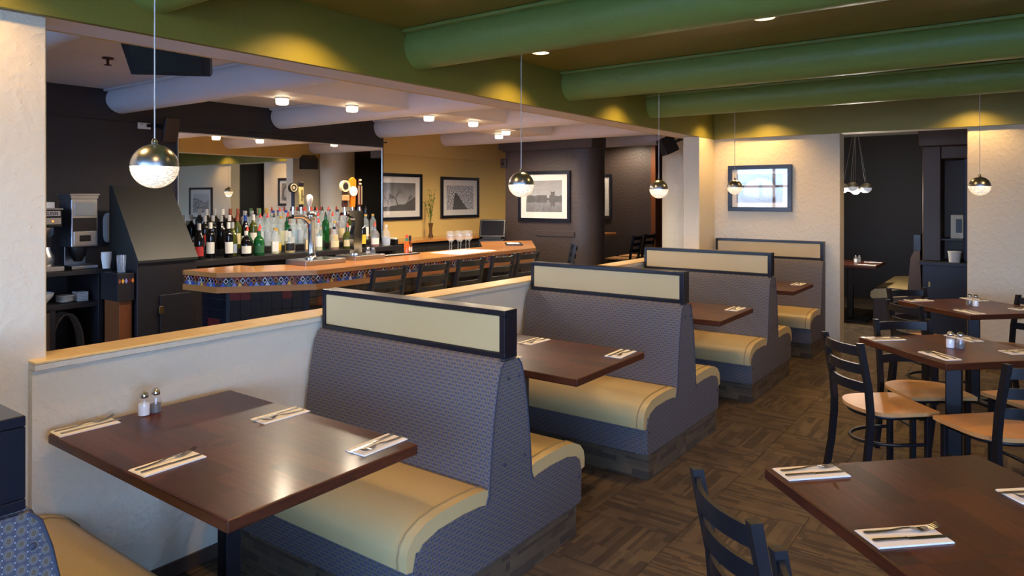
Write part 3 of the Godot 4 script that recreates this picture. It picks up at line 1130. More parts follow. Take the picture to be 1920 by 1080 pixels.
func place_setting(x: float, z: float, dx: float, dz: float, where: String, y := 0.75) -> void:
	if proto.is_empty():
		var b := MB.new()
		b.box(Vector3(0, 0.0012, 0), Vector3(0.205, 0.0024, 0.095), 0.0006)
		b.box(Vector3(0.001, 0.0034, 0.001), Vector3(0.2, 0.002, 0.092), 0.0006)
		proto["napkin"] = b.mesh()
		b = MB.new()
		b.strip([[-0.095, 0.0075, 0.004, 0.0018], [-0.088, 0.0075, 0.0068, 0.002], [-0.06, 0.0075, 0.006, 0.0024], [-0.02, 0.010, 0.0042, 0.0028], [0.01, 0.0145, 0.003, 0.003], [0.028, 0.0145, 0.003, 0.0026], [0.04, 0.0115, 0.0075, 0.0018], [0.052, 0.0088, 0.0108, 0.0016], [0.062, 0.0088, 0.0112, 0.0015]])
		for k in 4:
			b.strip([[0.062, 0.0088, 0.0015, 0.0015], [0.078, 0.0108, 0.0014, 0.0014], [0.096, 0.0165, 0.0012, 0.0013], [0.106, 0.0215, 0.0008, 0.001]], -0.0096 + 0.0064 * k)
		proto["handle_fork"] = b.mesh()
		b = MB.new()
		b.strip([[-0.095, 0.0082, 0.004, 0.003], [-0.09, 0.0084, 0.0062, 0.0036], [-0.05, 0.0084, 0.0056, 0.0036], [-0.012, 0.0084, 0.0046, 0.0036], [0.0, 0.0080, 0.006, 0.003]])
		proto["handle_knife"] = b.mesh()
		b = MB.new()
		b.strip([[0.0, 0.0066, 0.0062, 0.0014], [0.04, 0.0066, 0.0072, 0.0012], [0.09, 0.0066, 0.0072, 0.001], [0.108, 0.0066, 0.005, 0.0008], [0.116, 0.0066, 0.0008, 0.0006]])
		proto["blade"] = b.mesh()
	var turn := atan2(-dz, dx) + rng.randf_range(-0.04, 0.04)
	var basis_ := Basis(Vector3.UP, turn)
	var at := Vector3(x, y, z)
	var n := inst("napkin", proto["napkin"], M["paper_white"], null, at, turn)
	tag(n, "white napkin at " + where, "napkin", "white napkins at the place settings")
	var f := inst("fork", proto["handle_fork"], M["cutlery_steel"], null, at + basis_ * Vector3(rng.randf_range(-0.004, 0.004), -0.0005, -0.02), turn + rng.randf_range(-0.05, 0.05))
	tag(f, "steel fork on napkin at " + where, "fork", "forks at the place settings")
	var kn := thing("knife", "steel knife on napkin at " + where, "knife", at + basis_ * Vector3(rng.randf_range(-0.004, 0.006), -0.0005, 0.018), turn + rng.randf_range(-0.05, 0.05), "knives at the place settings")
	inst("handle", proto["handle_knife"], M["cutlery_steel"], kn)
	inst("blade", proto["blade"], M["cutlery_steel"], kn)

func build_settings() -> void:
	var t := " of fourth booth table from picture wall"
	place_setting(-2.80, -1.147, 0, -1, "wall corner" + t)
	place_setting(-2.205, -1.146, 0, -1, "window-side edge" + t)
	place_setting(-2.34, -1.66, 0, 1, "far edge middle" + t)
	place_setting(-1.795, -1.658, 0, 1, "aisle corner" + t)
	shaker_set(Vector3(-2.775, 0.75, -1.368), PI / 2 + 0.1, "at the wall end" + t)
	t = " of third booth table from picture wall"
	place_setting(-2.205, -2.925, 0, -1, "window-side edge" + t)
	place_setting(-2.34, -3.40, 0, 1, "far edge middle" + t)
	place_setting(-1.775, -3.41, 0, 1, "aisle corner" + t)
	t = " of second booth table from picture wall"
	place_setting(-2.34, -5.30, 0, 1, "far edge middle" + t)
	place_setting(-1.785, -5.30, 0, 1, "aisle corner" + t)
	t = " of first booth table from picture wall"
	place_setting(-2.34, -7.19, 0, 1, "far edge middle" + t)
	place_setting(-1.80, -7.19, 0, 1, "aisle corner" + t)
	var q := 0.7071
	t = " of the long dining table"
	place_setting(-0.535, -2.285, q, -q, "corner near the booths" + t)
	place_setting(-0.247, -1.990, q, -q, "middle of booth-side edge" + t)
	place_setting(0.035, -2.50, -q, q, "edge away from the booths" + t)
	t = " of the table beside the second booth"
	place_setting(-0.680, -4.71, q, -q, "booth-side edge" + t)
	place_setting(-0.375, -4.377, -q, -q, "window-side edge" + t)
	place_setting(-0.305, -5.01, q, q, "edge towards dark opening" + t)
	place_setting(-0.02, -4.75, -q, q, "edge away from booths" + t)
	shaker_set(Vector3(-0.322, 0.75, -4.655), 0.15, "in the middle" + t)
	t = " of the table before the dark opening"
	place_setting(-0.715, -6.635, q, -q, "booth-side edge" + t)
	place_setting(-0.34, -6.19, -q, -q, "window-side edge" + t)
	place_setting(-0.35, -6.97, q, q, "far edge" + t)
	place_setting(-0.01, -6.60, -q, q, "edge away from booths" + t)
	shaker_set(Vector3(-0.338, 0.75, -6.545), PI - 0.5, "in the middle" + t)

func framed(at: Vector3, turn: float, w: float, h: float, art: Texture2D, m_frame: String, label: String, rail := 0.045, board := 0.085) -> void:
	var o := thing("framed_picture", label, "picture", at, turn, "framed photographs on the walls")
	var b := MB.new()
	b.span(Vector3(-w / 2, h / 2 - rail, 0), Vector3(w / 2, h / 2, 0.032), 0.003)
	b.span(Vector3(-w / 2, -h / 2, 0), Vector3(w / 2, -h / 2 + rail, 0.032), 0.003)
	b.span(Vector3(-w / 2, -h / 2 + rail, 0), Vector3(-w / 2 + rail, h / 2 - rail, 0.0318), 0.003)
	b.span(Vector3(w / 2 - rail, -h / 2 + rail, 0), Vector3(w / 2, h / 2 - rail, 0.0318), 0.003)
	part("frame", b, M[m_frame], o)
	b = MB.new()
	b.span(Vector3(-w / 2 + rail, -h / 2 + rail, 0.004), Vector3(w / 2 - rail, h / 2 - rail, 0.012))
	part("mat_board", b, mat("mat_board_white", rgb(226, 222, 212), 0.9), o)
	b = MB.new()
	var pw := w / 2 - rail - board
	var ph := h / 2 - rail - board
	b.quad(Vector3(-pw, -ph, 0.0135), Vector3(pw, -ph, 0.0135), Vector3(pw, ph, 0.0135), Vector3(-pw, ph, 0.0135), Vector3(0, 0, 1))
	b.span(Vector3(-pw, -ph, 0.0118), Vector3(pw, ph, 0.0128))
	for i in range(6, b.uv.size()):
		b.uv[i] = Vector2(0.01, 0.01)
	var am := mat("photo_print_%d" % M.size(), Color.WHITE, 0.7)
	am.albedo_texture = art
	part("photograph", b, am, o)
	b = MB.new()
	b.span(Vector3(-w / 2 + rail, -h / 2 + rail, 0.018), Vector3(w / 2 - rail, h / 2 - rail, 0.0205))
	part("glazing", b, M["pane_glass"], o)

func build_pictures() -> void:
	var n1 := noise(91, 0.02, 4)
	var n2 := noise(92, 0.06, 4)
	var grey := func(k: float) -> Color:
		return Color(k, k, k * 1.02)
	# bare trees over a dark slope
	var limbs := []
	var r := RandomNumberGenerator.new()
	r.seed = 5
	var stack := [[Vector2(128, 190), -PI / 2, 46.0, 8.0, 0], [Vector2(70, 190), -PI / 2 - 0.1, 36.0, 6.0, 1], [Vector2(200, 190), -PI / 2 + 0.15, 34.0, 6.0, 1]]
	while stack.size() > 0:
		var s: Array = stack.pop_back()
		var e: Vector2 = s[0] + Vector2(cos(s[1]), sin(s[1])) * s[2]
		limbs.append([s[0], e, s[3]])
		if s[4] < 5:
			for k in 2:
				stack.append([e, s[1] + r.randf_range(-0.75, 0.75), s[2] * r.randf_range(0.65, 0.85), s[3] * 0.68, s[4] + 1])
	var bare := picture(256, 192, func(x, y):
		var p := Vector2(x, y)
		var c: float = 0.28 + 0.5 * y / 192.0 + 0.05 * n1.get_noise_2d(x, y)
		if y > 168 - x * 0.12 + 10 * n1.get_noise_2d(x, 4) + (0.0 if x < 170 else -(x - 170) * 0.5):
			c = 0.08
		for l in limbs:
			if absf(p.x - l[0].x) < 60 and Geometry2D.get_closest_point_to_segment(p, l[0], l[1]).distance_to(p) < l[2] * 0.5:
				c = 0.07
				break
		return grey.call(c))
	# thicket with a dark trunk
	var thicket := picture(192, 192, func(x, y):
		var c: float = 0.72 + 0.5 * n2.get_noise_2d(x * 1.6, y * 1.2)
		if n2.get_noise_2d(x * 3.0 + 50.0, y * 3.0) > 0.18:
			c -= 0.35
		var d := absf(x - (62.0 + (y - 60.0) * 0.25)) - (10.0 + maxf(0.0, y - 70.0) * 0.36)
		if d < 6.0 * n2.get_noise_2d(x, y) and y > 62:
			c = 0.14 + 0.1 * n2.get_noise_2d(x * 2, y * 2)
		return grey.call(clampf(c, 0.05, 0.92)))
	# low skyline mirrored in water
	var skyline := picture(256, 192, func(x, y):
		var c: float = 0.50 + 0.22 * y / 192.0 + 0.05 * n1.get_noise_2d(x * 0.5, y * 2.0)
		var dy := absf(y - 112.0)
		var hgt := 15.0 + 9.0 * hash2(x / 14, 3) + (24.0 if x > 176 and x < 206 else 0.0)
		if x > 150 and x < 168:
			hgt = 7.0
		if dy < hgt and x > 6:
			c = 0.12 + 0.14 * hash2(x / 5, int(y) / 6, 2)
		elif y > 112:
			c = 0.46 + 0.12 * n2.get_noise_2d(x * 0.4, y * 3.0) - 0.1 * (y - 112) / 80.0
		return grey.call(clampf(c, 0.04, 0.9)))
	# round arch with a slender tower beyond
	var arch := picture(256, 176, func(x, y):
		var p := Vector2((x - 128) / 92.0, (y - 108) / 82.0)
		var d := p.length()
		var c: float = 0.68 + 0.05 * n1.get_noise_2d(x, y)
		if y > 150:
			c = 0.22 + 0.1 * n2.get_noise_2d(x, y)
		if y <= 150 and y > 128 and hash2(x / 9, 1) * 16.0 > 150 - y - 6:
			c = 0.35
		if absf(x - 134) < 8 and y > 62 or absf(x - 134) < 8 - (62 - y) * 0.5 and y > 48 and y <= 62:
			c = 0.3 + 0.06 * hash2(x / 2, int(y) / 3)
		if d > 1.0 and d < 1.22 and y < 150:
			c = 0.16 + 0.05 * n2.get_noise_2d(x * 3, y * 3)
		elif d >= 1.22:
			c = 0.42 + 0.3 * n2.get_noise_2d(x * 0.8, y * 2.0)
		return grey.call(clampf(c, 0.05, 0.95)))
	var street := picture(192, 192, func(x, y):
		var c: float = 0.25 + 0.5 * hash2(x / 12, int(y) / 9, 4)
		if y < 60 + 20 * sin(x * 0.03):
			c = 0.75
		return grey.call(clampf(c + 0.1 * n2.get_noise_2d(x, y), 0.05, 0.95)))
	var far_z := FAR + 0.001
	framed(Vector3(-2.395, 1.705, far_z), 0, 0.70, 0.515, arch, "black_lacquer", "black framed photograph of an arch and tower on the cream far wall", 0.046, 0.05)
	framed(Vector3(0.63, 1.48, far_z), 0, 0.88, 0.66, street, "black_lacquer", "black framed photograph on the cream wall right of the dark opening", 0.045, 0.09)
	framed(Vector3(YELX + 0.001, 1.61, -6.84), PI / 2, 0.98, 0.65, bare, "black_lacquer", "black framed photograph of bare black limbs on the ochre wall")
	framed(Vector3(YELX + 0.001, 1.60, -8.18), PI / 2, 0.89, 0.625, thicket, "black_lacquer", "black framed photograph of pale thicket and dark trunk on the ochre wall")
	framed(Vector3(-5.315, 1.618, -7.969), 0, 0.85, 0.69, skyline, "black_lacquer", "black framed photograph of a skyline over water on the brown pillar")
	framed(Vector3(-6.0, 1.62, -10.399), 0, 0.86, 0.74, street, "black_lacquer", "black framed photograph on the brown wall beyond the brown pillar")

const BAR := [Vector2(-5.25, -2.84), Vector2(-4.83, -2.87), Vector2(-4.40, -3.44), Vector2(-4.40, -6.43), Vector2(-5.20, -7.50)]
const BAR_IN := [Vector2(-5.62, -6.95), Vector2(-4.98, -6.20), Vector2(-4.98, -3.62), Vector2(-5.10, -3.34), Vector2(-5.25, -3.32)]

func inset(path: Array, d: float) -> Array:
	var out := []
	var k := path.size()
	for i in k:
		var p: Vector2 = path[i]
		var a: Vector2 = (p - path[i - 1]).normalized() if i > 0 else (path[1] - p).normalized()
		var b: Vector2 = (path[i + 1] - p).normalized() if i < k - 1 else a
		var na := Vector2(-a.y, a.x)
		var nb := Vector2(-b.y, b.x)
		var m := (na + nb).normalized()
		out.append(p - m * (d / m.dot(na)))
	return out

func build_bar() -> void:
	var o := thing("bar_counter", "long angled wooden bar counter with a diamond tile band and tiled front", "bar counter", Vector3.ZERO)
	var ring := func(d: float) -> PackedVector2Array:
		var q := PackedVector2Array()
		for p in inset(BAR, d):
			q.append(p)
		for p in BAR_IN:
			q.append(p)
		return q
	var b := MB.new()
	b.prism(ring.call(0.0), 1, 1.005, 1.04, 20)
	# grain runs along the bar
	for i in b.uv.size():
		b.uv[i] = Vector2(b.v[i].z, b.v[i].x + b.v[i].y)
	part("countertop", b, M["bar_wood"], o)
	b = MB.new()
	b.prism(ring.call(0.012), 1, 0.935, 1.005, 20)
	var band := part("tile_band", b, mat("grout_dark", rgb(60, 58, 60), 0.8), o)
	b = MB.new()
	b.prism(ring.call(0.0), 1, 0.89, 0.935, 20)
	for i in b.uv.size():
		b.uv[i] = Vector2(b.v[i].z + b.v[i].x, b.v[i].y)
	part("lower_rail", b, M["bar_wood"], o)
	b = MB.new()
	b.prism(ring.call(0.165), 1, 0, 0.89, 20)
	var face := part("bar_front", b, mat("bar_grout", rgb(30, 31, 36), 0.8), o)
	# diamond band
	var rhomb := func(hw: float, y0: float, y1: float, t: float) -> ArrayMesh:
		var m := MB.new()
		m.prism(PackedVector2Array([Vector2(-hw, (y0 + y1) / 2), Vector2(0, y0), Vector2(hw, (y0 + y1) / 2), Vector2(0, y1)]), 2, -0.001, t)
		return m.mesh()
	var wedge := func(pts: Array, t: float) -> ArrayMesh:
		var m := MB.new()
		m.prism(PackedVector2Array(pts), 2, -0.001, t)
		return m.mesh()
	var pitch := 0.0375
	var outer: ArrayMesh = rhomb.call(0.0178, 0.953, 0.9985, 0.0028)
	var heart: ArrayMesh = rhomb.call(0.0125, 0.9605, 0.991, 0.0042)
	var low: ArrayMesh = wedge.call([Vector2(-0.0178, 0.936), Vector2(0.0178, 0.936), Vector2(0.0, 0.969)], 0.002)
	var high: ArrayMesh = wedge.call([Vector2(-0.0178, 1.004), Vector2(0.0, 0.981), Vector2(0.0178, 1.004)], 0.002)
	var glaze := {}
	for c in [["orange", rgb(226, 132, 60)], ["white", rgb(226, 224, 224)], ["lilac", rgb(150, 140, 190)], ["blue", rgb(78, 92, 168)], ["steel", rgb(140, 158, 186)], ["yellow", rgb(232, 176, 72)], ["brick", rgb(164, 84, 62)], ["maroon", rgb(104, 34, 44)], ["plum", rgb(78, 30, 56)], ["black", rgb(16, 16, 20)], ["pale", rgb(196, 204, 214)], ["teal", rgb(84, 118, 116)]]:
		glaze[c[0]] = mat("glaze_" + c[0], c[1], 0.2)
	var rims := ["orange", "white", "lilac", "orange", "brick", "white", "steel"]
	var lows := ["blue", "pale", "blue", "teal", "lilac", "yellow", "brick", "blue", "steel"]
	var highs := ["maroon", "plum", "black", "maroon", "maroon"]
	var path := inset(BAR, 0.012)
	var count := 0
	for i in 4:
		var a: Vector2 = path[i]
		var e: Vector2 = path[i + 1]
		var dir := (e - a).normalized()
		var out := Vector2(-dir.y, dir.x)
		var k := int(a.distance_to(e) / pitch)
		var th := atan2(out.x, out.y)
		for j in k:
			var p := a.lerp(e, (j + 0.5) / k)
			var at := Vector3(p.x, 0, p.y)
			inst("diamond_tile", outer, glaze[rims[count % 7]], band, at, th)
			inst("diamond_heart", heart, glaze["black"], band, at, th)
			var p2 := a.lerp(e, float(j + 1) / k) if j < k - 1 else p
			if j < k - 1:
				var at2 := Vector3(p2.x, 0, p2.y)
				inst("lower_tile", low, glaze[lows[count % 9]], band, at2, th)
				inst("upper_tile", high, glaze[highs[count % 5]], band, at2, th)
			count += 1
	# square tiles on the front
	var tile := MB.new()
	tile.box(Vector3(0, 0, 0.001), Vector3(0.0735, 0.0735, 0.006), 0.0015)
	var tm := tile.mesh()
	var sq := {"k": mat("tile_black", rgb(20, 22, 28), 0.18), "t": mat("tile_teal", rgb(34, 58, 70), 0.18), "m": mat("tile_maroon", rgb(98, 30, 30), 0.18), "y": mat("tile_yellow", rgb(222, 190, 40), 0.18), "r": mat("tile_red", rgb(150, 40, 34), 0.18), "n": mat("tile_navy", rgb(28, 34, 60), 0.18)}
	path = inset(BAR, 0.165)
	for i in 3:
		var a: Vector2 = path[i]
		var e: Vector2 = path[i + 1]
		var dir := (e - a).normalized()
		var out := Vector2(-dir.y, dir.x)
		var k := int(a.distance_to(e) / 0.0765)
		if i == 2:
			k = mini(k, 22)
		var th := atan2(out.x, out.y)
		for j in k:
			for row in 7:
				var p := a + dir * (0.0765 * (j + 0.5))
				var pick := hash2(j + i * 31, row, 17)
				var key := "k" if pick < 0.9 else ("t" if pick < 0.94 else ("m" if pick < 0.98 else ("n" if pick < 0.99 else "r")))
				if i == 0 and row == 3 and j == 2:
					key = "m"
				if i == 0 and (row == 4 and j == 2 or row == 5 and j == 1):
					key = "y"
				if i == 0 and row == 4 and j in [1, 3]:
					key = "m"
				if i == 1 and row == 0 and j in [0, 1]:
					key = "m"
				inst("square_tile", tm, sq[key], face, Vector3(p.x, 0.848 - row * 0.0765, p.y), th)
	# back bar under the bottles
	o = thing("back_bar_cabinet", "long black back bar cabinet under the bottles and mirror", "cabinet", Vector3.ZERO)
	b = MB.new()
	b.span(Vector3(BARX + 0.002, 0.975, -5.97), Vector3(-6.02, 1.03, -3.23), 0.004)
	part("worktop", b, M["black_cabinet"], o)
	for k in 4:
		b = MB.new()
		b.span(Vector3(BARX + 0.002, 0.08, -3.23 - (k + 1) * 0.65 + 0.005), Vector3(-6.10, 0.975, -3.23 - k * 0.65), 0.003)
		part("cabinet_unit", b, M["black_cabinet"], o)
	b = MB.new()
	b.span(Vector3(BARX + 0.002, 0, -5.82), Vector3(-6.16, 0.08, -3.23))
	part("toe_kick", b, M["black_cabinet"], o)
	# tiered shelf for the second and third row
	o = thing("bottle_riser", "stepped black bottle riser in front of the bar mirror", "shelf", Vector3.ZERO)
	b = MB.new()
	b.span(Vector3(-6.62, 1.03, -5.84), Vector3(-6.36, 1.09, -3.62), 0.002)
	part("lower_step", b, M["black_cabinet"], o)
	b = MB.new()
	b.span(Vector3(-6.62, 1.09, -5.84), Vector3(-6.50, 1.15, -3.62), 0.002)
	part("upper_step", b, M["black_cabinet"], o)
	# mirror
	o = thing("bar_mirror", "wide mirror with thin silver edge behind the bottles", "mirror", Vector3.ZERO)
	b = MB.new()
	b.span(Vector3(BARX, 1.05, -6.205), Vector3(-6.632, 2.230, -3.545))
	part("mirror_glass", b, M["mirror_silver"], o)
	b = MB.new()
	b.span(Vector3(BARX, 1.04, -3.545), Vector3(-6.626, 2.24, -3.535), 0.001)
	b.span(Vector3(BARX, 1.04, -6.215), Vector3(-6.626, 2.24, -6.205), 0.001)
	b.span(Vector3(BARX, 2.230, -6.205), Vector3(-6.626, 2.24, -3.545), 0.001)
	part("edge_strip", b, M["satin_steel"], o)
	# counter along the ochre wall
	o = thing("ochre_wall_counter", "wooden topped counter with dark steel doors along the ochre wall", "counter", Vector3.ZERO)
	b = MB.new()
	b.span(Vector3(YELX, 1.0, -9.6), Vector3(-6.5, 1.035, -6.3), 0.004)
	for i in b.uv.size():
		b.uv[i] = Vector2(b.v[i].z, b.v[i].x)
	part("worktop", b, M["bar_wood"], o)
	b = MB.new()
	b.span(Vector3(YELX, 0, -9.6), Vector3(-6.54, 1.0, -6.3))
	part("body", b, M["black_cabinet"], o)
	for k in 5:
		b = MB.new()
		b.span(Vector3(-6.54, 0.12, -6.33 - (k + 1) * 0.6 + 0.012), Vector3(-6.52, 0.93, -6.33 - k * 0.6), 0.004)
		var dr := part("door", b, mat("dark_steel", rgb(96, 92, 88), 0.4, 0.8), o)
		b = MB.new()
		b.tube([Vector3(-6.5, 0.86, -6.40 - k * 0.6), Vector3(-6.5, 0.86, -6.56 - k * 0.6)], 0.008, 8)
		part("handle", b, M["satin_steel"], dr)

func build_bottles() -> void:
	# outlines (radius, height)
	var shapes := {
		"wine": [[0, 0], [0.034, 0], [0.037, 0.006], [0.037, 0.185], [0.034, 0.203], [0.022, 0.222], [0.0145, 0.238], [0.0138, 0.295], [0.0, 0.296]],
		"burgundy": [[0, 0], [0.037, 0], [0.041, 0.006], [0.041, 0.150], [0.036, 0.180], [0.022, 0.215], [0.0145, 0.24], [0.0138, 0.292], [0.0, 0.293]],
		"tall": [[0, 0], [0.033, 0], [0.036, 0.005], [0.036, 0.195], [0.030, 0.215], [0.0155, 0.232], [0.0145, 0.27], [0.0, 0.271]],
		"stout": [[0, 0], [0.042, 0], [0.046, 0.006], [0.046, 0.125], [0.036, 0.152], [0.016, 0.172], [0.0145, 0.215], [0.0, 0.216]],
		"square": [[0, 0], [0.041, 0], [0.044, 0.005], [0.044, 0.160], [0.034, 0.178], [0.016, 0.19], [0.0145, 0.23], [0.0, 0.231]]}
	var meshes := {}
	for s in shapes:
		var prof := []
		for p in shapes[s]:
			prof.append(Vector2(p[0], p[1]))
		var seg := 4 if s == "square" else 18
		var rot := PI / 4 if seg == 4 else 0.0
		var b := MB.new()
		b.lathe(prof, seg, Vector3.ZERO, rot, TAU + rot, 35 if seg > 4 else 10)
		var full: float = shapes[s][3][1]
		var l := MB.new()
		l.lathe([Vector2(0, 0.006), Vector2(shapes[s][2][0] - 0.004, 0.006), Vector2(shapes[s][2][0] - 0.004, full * 0.72), Vector2(0, full * 0.72)], seg, Vector3.ZERO, rot, TAU + rot, 20)
		var r: float = shapes[s][3][0] + 0.0006
		var lb := MB.new()
		# the paper label wraps the front, towards +x
		if seg == 4:
			var hw := r * 0.6
			var xx := r * 0.7071 + 0.0006
			lb.span(Vector3(xx - 0.0008, full * 0.15, -hw), Vector3(xx + 0.0006, full * 0.72, hw))
		else:
			lb.lathe([Vector2(r, full * 0.2), Vector2(r, full * 0.72)], 12, Vector3.ZERO, -1.0, 1.0)
		var neck: float = shapes[s][-1][1]
		var c := MB.new()
		var nr: float = shapes[s][-2][0] + 0.0012
		c.lathe([Vector2(nr, neck - 0.05), Vector2(nr, neck + 0.003), Vector2(0, neck + 0.004)], 14)
		var sc := MB.new()
		sc.lathe([Vector2(nr, neck - 0.016), Vector2(nr, neck + 0.006), Vector2(0, neck + 0.007)], 14)
		var pr := MB.new()
		pr.lathe([Vector2(0.0125, neck - 0.003), Vector2(0.0135, neck + 0.006), Vector2(0.008, neck + 0.016), Vector2(0.0062, neck + 0.036), Vector2(0.0, neck + 0.04)], 10)
		meshes[s] = {"body": b.mesh(), "liquid": l.mesh(), "label": lb.mesh(), "capsule": c.mesh(), "screw": sc.mesh(), "pourer": pr.mesh()}
	var glass := {
		"dark": mat("bottle_dark_glass", rgb(14, 14, 16), 0.08), "green": mat("bottle_green_glass", rgb(20, 84, 40), 0.08),
		"olive": mat("bottle_olive_glass", rgb(74, 80, 24), 0.08), "brown": mat("bottle_brown_glass", rgb(58, 30, 14), 0.08),
		"clear": clear_glass("bottle_clear_glass", Color(0.9, 0.96, 0.98), 0.16, 0.05)}
	var fluid := {"water": mat("spirit_clear", rgb(190, 204, 210), 0.2), "amber": mat("spirit_amber", rgb(150, 78, 24), 0.15), "gold": mat("spirit_gold", rgb(196, 160, 60), 0.15), "red": mat("spirit_red", rgb(150, 26, 28), 0.15), "pale": mat("spirit_pale", rgb(200, 196, 150), 0.15), "blue": mat("spirit_blue", rgb(120, 160, 190), 0.15)}
	var paper := {"white": mat("label_white", rgb(236, 232, 222), 0.7), "cream": mat("label_cream", rgb(222, 206, 160), 0.7), "yellow": mat("label_yellow", rgb(226, 188, 50), 0.6), "red": mat("label_red", rgb(170, 40, 36), 0.6), "black": mat("label_black", rgb(26, 24, 26), 0.5), "silver": mat("label_silver", rgb(176, 186, 200), 0.4), "green": mat("label_green", rgb(40, 96, 60), 0.6)}
	var caps := {"grey": mat("cap_grey", rgb(170, 168, 166), 0.4), "white": mat("cap_white", rgb(230, 226, 216), 0.4), "red": mat("pourer_red", rgb(224, 60, 48), 0.4), "black": mat("cap_black", rgb(20, 20, 22), 0.4), "green": mat("cap_green", rgb(96, 140, 84), 0.4), "blue": mat("cap_blue", rgb(40, 70, 160), 0.4), "copper": mat("cap_copper", rgb(150, 78, 48), 0.4), "gold": mat("cap_gold", rgb(200, 160, 70), 0.35)}
	# [place along the shelf (z), shape, glass, liquid, label, top kind, top colour]
	var rows := [
		[ # front row on the worktop
			[-3.462, "burgundy", "dark", "", "red", "capsule", "grey"], [-3.635, "wine", "dark", "", "white", "capsule", "white"], [-3.754, "wine", "dark", "", "white", "capsule", "white"], [-3.861, "burgundy", "olive", "", "silver", "capsule", "grey"],
			[-3.946, "stout", "dark", "", "white", "capsule", "white"], [-4.022, "stout", "green", "", "red", "pourer", "red"], [-4.081, "stout", "green", "", "green", "pourer", "red"], [-4.166, "square", "clear", "water", "silver", "pourer", "red"],
			[-4.264, "square", "clear", "pale", "white", "screw", "gold"], [-4.358, "stout", "clear", "gold", "yellow", "screw", "gold"], [-4.448, "stout", "clear", "gold", "black", "screw", "black"], [-4.533, "tall", "clear", "blue", "silver", "screw", "grey"],
			[-4.674, "square", "clear", "amber", "cream", "pourer", "red"], [-4.757, "stout", "clear", "pale", "cream", "screw", "gold"], [-4.813, "tall", "clear", "pale", "white", "pourer", "red"], [-4.912, "stout", "green", "", "black", "screw", "gold"],
			[-5.013, "stout", "clear", "amber", "cream", "screw", "black"], [-5.102, "tall", "clear", "pale", "yellow", "screw", "gold"], [-5.200, "stout", "olive", "", "cream", "pourer", "red"], [-5.332, "stout", "clear", "amber", "black", "screw", "white"],
			[-5.418, "wine", "dark", "", "gold", "screw", "black"], [-5.507, "tall", "brown", "", "yellow", "pourer", "red"], [-5.605, "stout", "clear", "red", "white", "pourer", "red"], [-5.697, "stout", "brown", "", "silver", "pourer", "red"], [-5.790, "stout", "clear", "water", "silver", "screw", "white"]],
		[ # middle row on the lower step
			[-3.700, "wine", "dark", "", "red", "capsule", "grey"], [-3.777, "wine", "dark", "", "", "capsule", "grey"], [-3.856, "burgundy", "dark", "", "", "capsule", "grey"], [-3.925, "wine", "dark", "", "cream", "capsule", "white"], [-4.000, "wine", "olive", "", "cream", "capsule", "copper"],
			[-4.065, "burgundy", "dark", "", "white", "capsule", "blue"], [-4.137, "wine", "olive", "", "white", "capsule", "white"], [-4.223, "tall", "clear", "water", "", "pourer", "red"], [-4.310, "tall", "clear", "water", "silver", "pourer", "red"], [-4.406, "tall", "clear", "water", "silver", "pourer", "black"],
			[-4.503, "tall", "clear", "pale", "", "screw", "gold"], [-4.603, "tall", "green", "", "white", "pourer", "red"], [-4.691, "tall", "clear", "blue", "", "screw", "black"], [-4.809, "tall", "clear", "water", "silver", "pourer", "black"], [-4.944, "tall", "clear", "amber", "white", "pourer", "red"],
			[-5.053, "tall", "clear", "pale", "cream", "pourer", "red"], [-5.157, "tall", "green", "", "", "pourer", "black"], [-5.256, "tall", "clear", "amber", "", "pourer", "red"], [-5.381, "tall", "clear", "amber", "cream", "pourer", "red"], [-5.516, "tall", "olive", "", "white", "pourer", "black"], [-5.639, "tall", "clear", "gold", "", "pourer", "red"], [-5.748, "tall", "clear", "pale", "white", "screw", "gold"], [-5.868, "tall", "clear", "blue", "silver", "screw", "gold"]],
		[ # top step against the mirror
			[-3.797, "wine", "dark", "", "", "capsule", "grey"], [-3.876, "wine", "dark", "", "", "capsule", "grey"], [-3.957, "wine", "dark", "", "", "capsule", "white"], [-4.039, "wine", "brown", "", "", "capsule", "copper"], [-4.117, "wine", "brown", "", "cream", "capsule", "copper"], [-4.196, "tall", "clear", "water", "", "screw", "grey"], [-4.283, "tall", "clear", "water", "", "screw", "grey"], [-4.366, "wine", "clear", "water", "", "capsule", "green"], [-4.456, "wine", "clear", "water", "", "capsule", "gold"],
			[-4.521, "tall", "clear", "water", "", "screw", "blue"], [-4.581, "tall", "clear", "water", "", "pourer", "red"], [-4.635, "tall", "clear", "pale", "", "screw", "blue"], [-4.689, "tall", "clear", "water", "", "pourer", "red"], [-4.800, "tall", "clear", "water", "", "pourer", "black"], [-4.913, "tall", "clear", "water", "", "pourer", "red"], [-5.014, "tall", "clear", "water", "", "pourer", "red"], [-5.118, "tall", "clear", "pale", "", "pourer", "red"], [-5.208, "tall", "clear", "water", "", "pourer", "black"], [-5.293, "tall", "clear", "water", "", "pourer", "red"], [-5.426, "tall", "clear", "amber", "", "screw", "black"], [-5.538, "tall", "clear", "water", "", "pourer", "red"], [-5.661, "tall", "clear", "amber", "", "pourer", "red"], [-5.779, "tall", "olive", "", "", "pourer", "red"], [-5.873, "tall", "dark", "", "", "pourer", "black"]]]
	var ord := ["first", "second", "third", "fourth", "fifth", "sixth", "seventh", "eighth", "ninth", "tenth", "eleventh", "twelfth", "thirteenth", "fourteenth", "fifteenth", "sixteenth", "seventeenth", "eighteenth", "nineteenth", "twentieth", "twenty-first", "twenty-second", "twenty-third", "twenty-fourth", "twenty-fifth"]
	var depth := [-6.115, -6.43, -6.56]
	var height := [1.03, 1.09, 1.15]
	var where := ["on the back bar worktop", "on the lower bottle step", "on the top bottle step"]
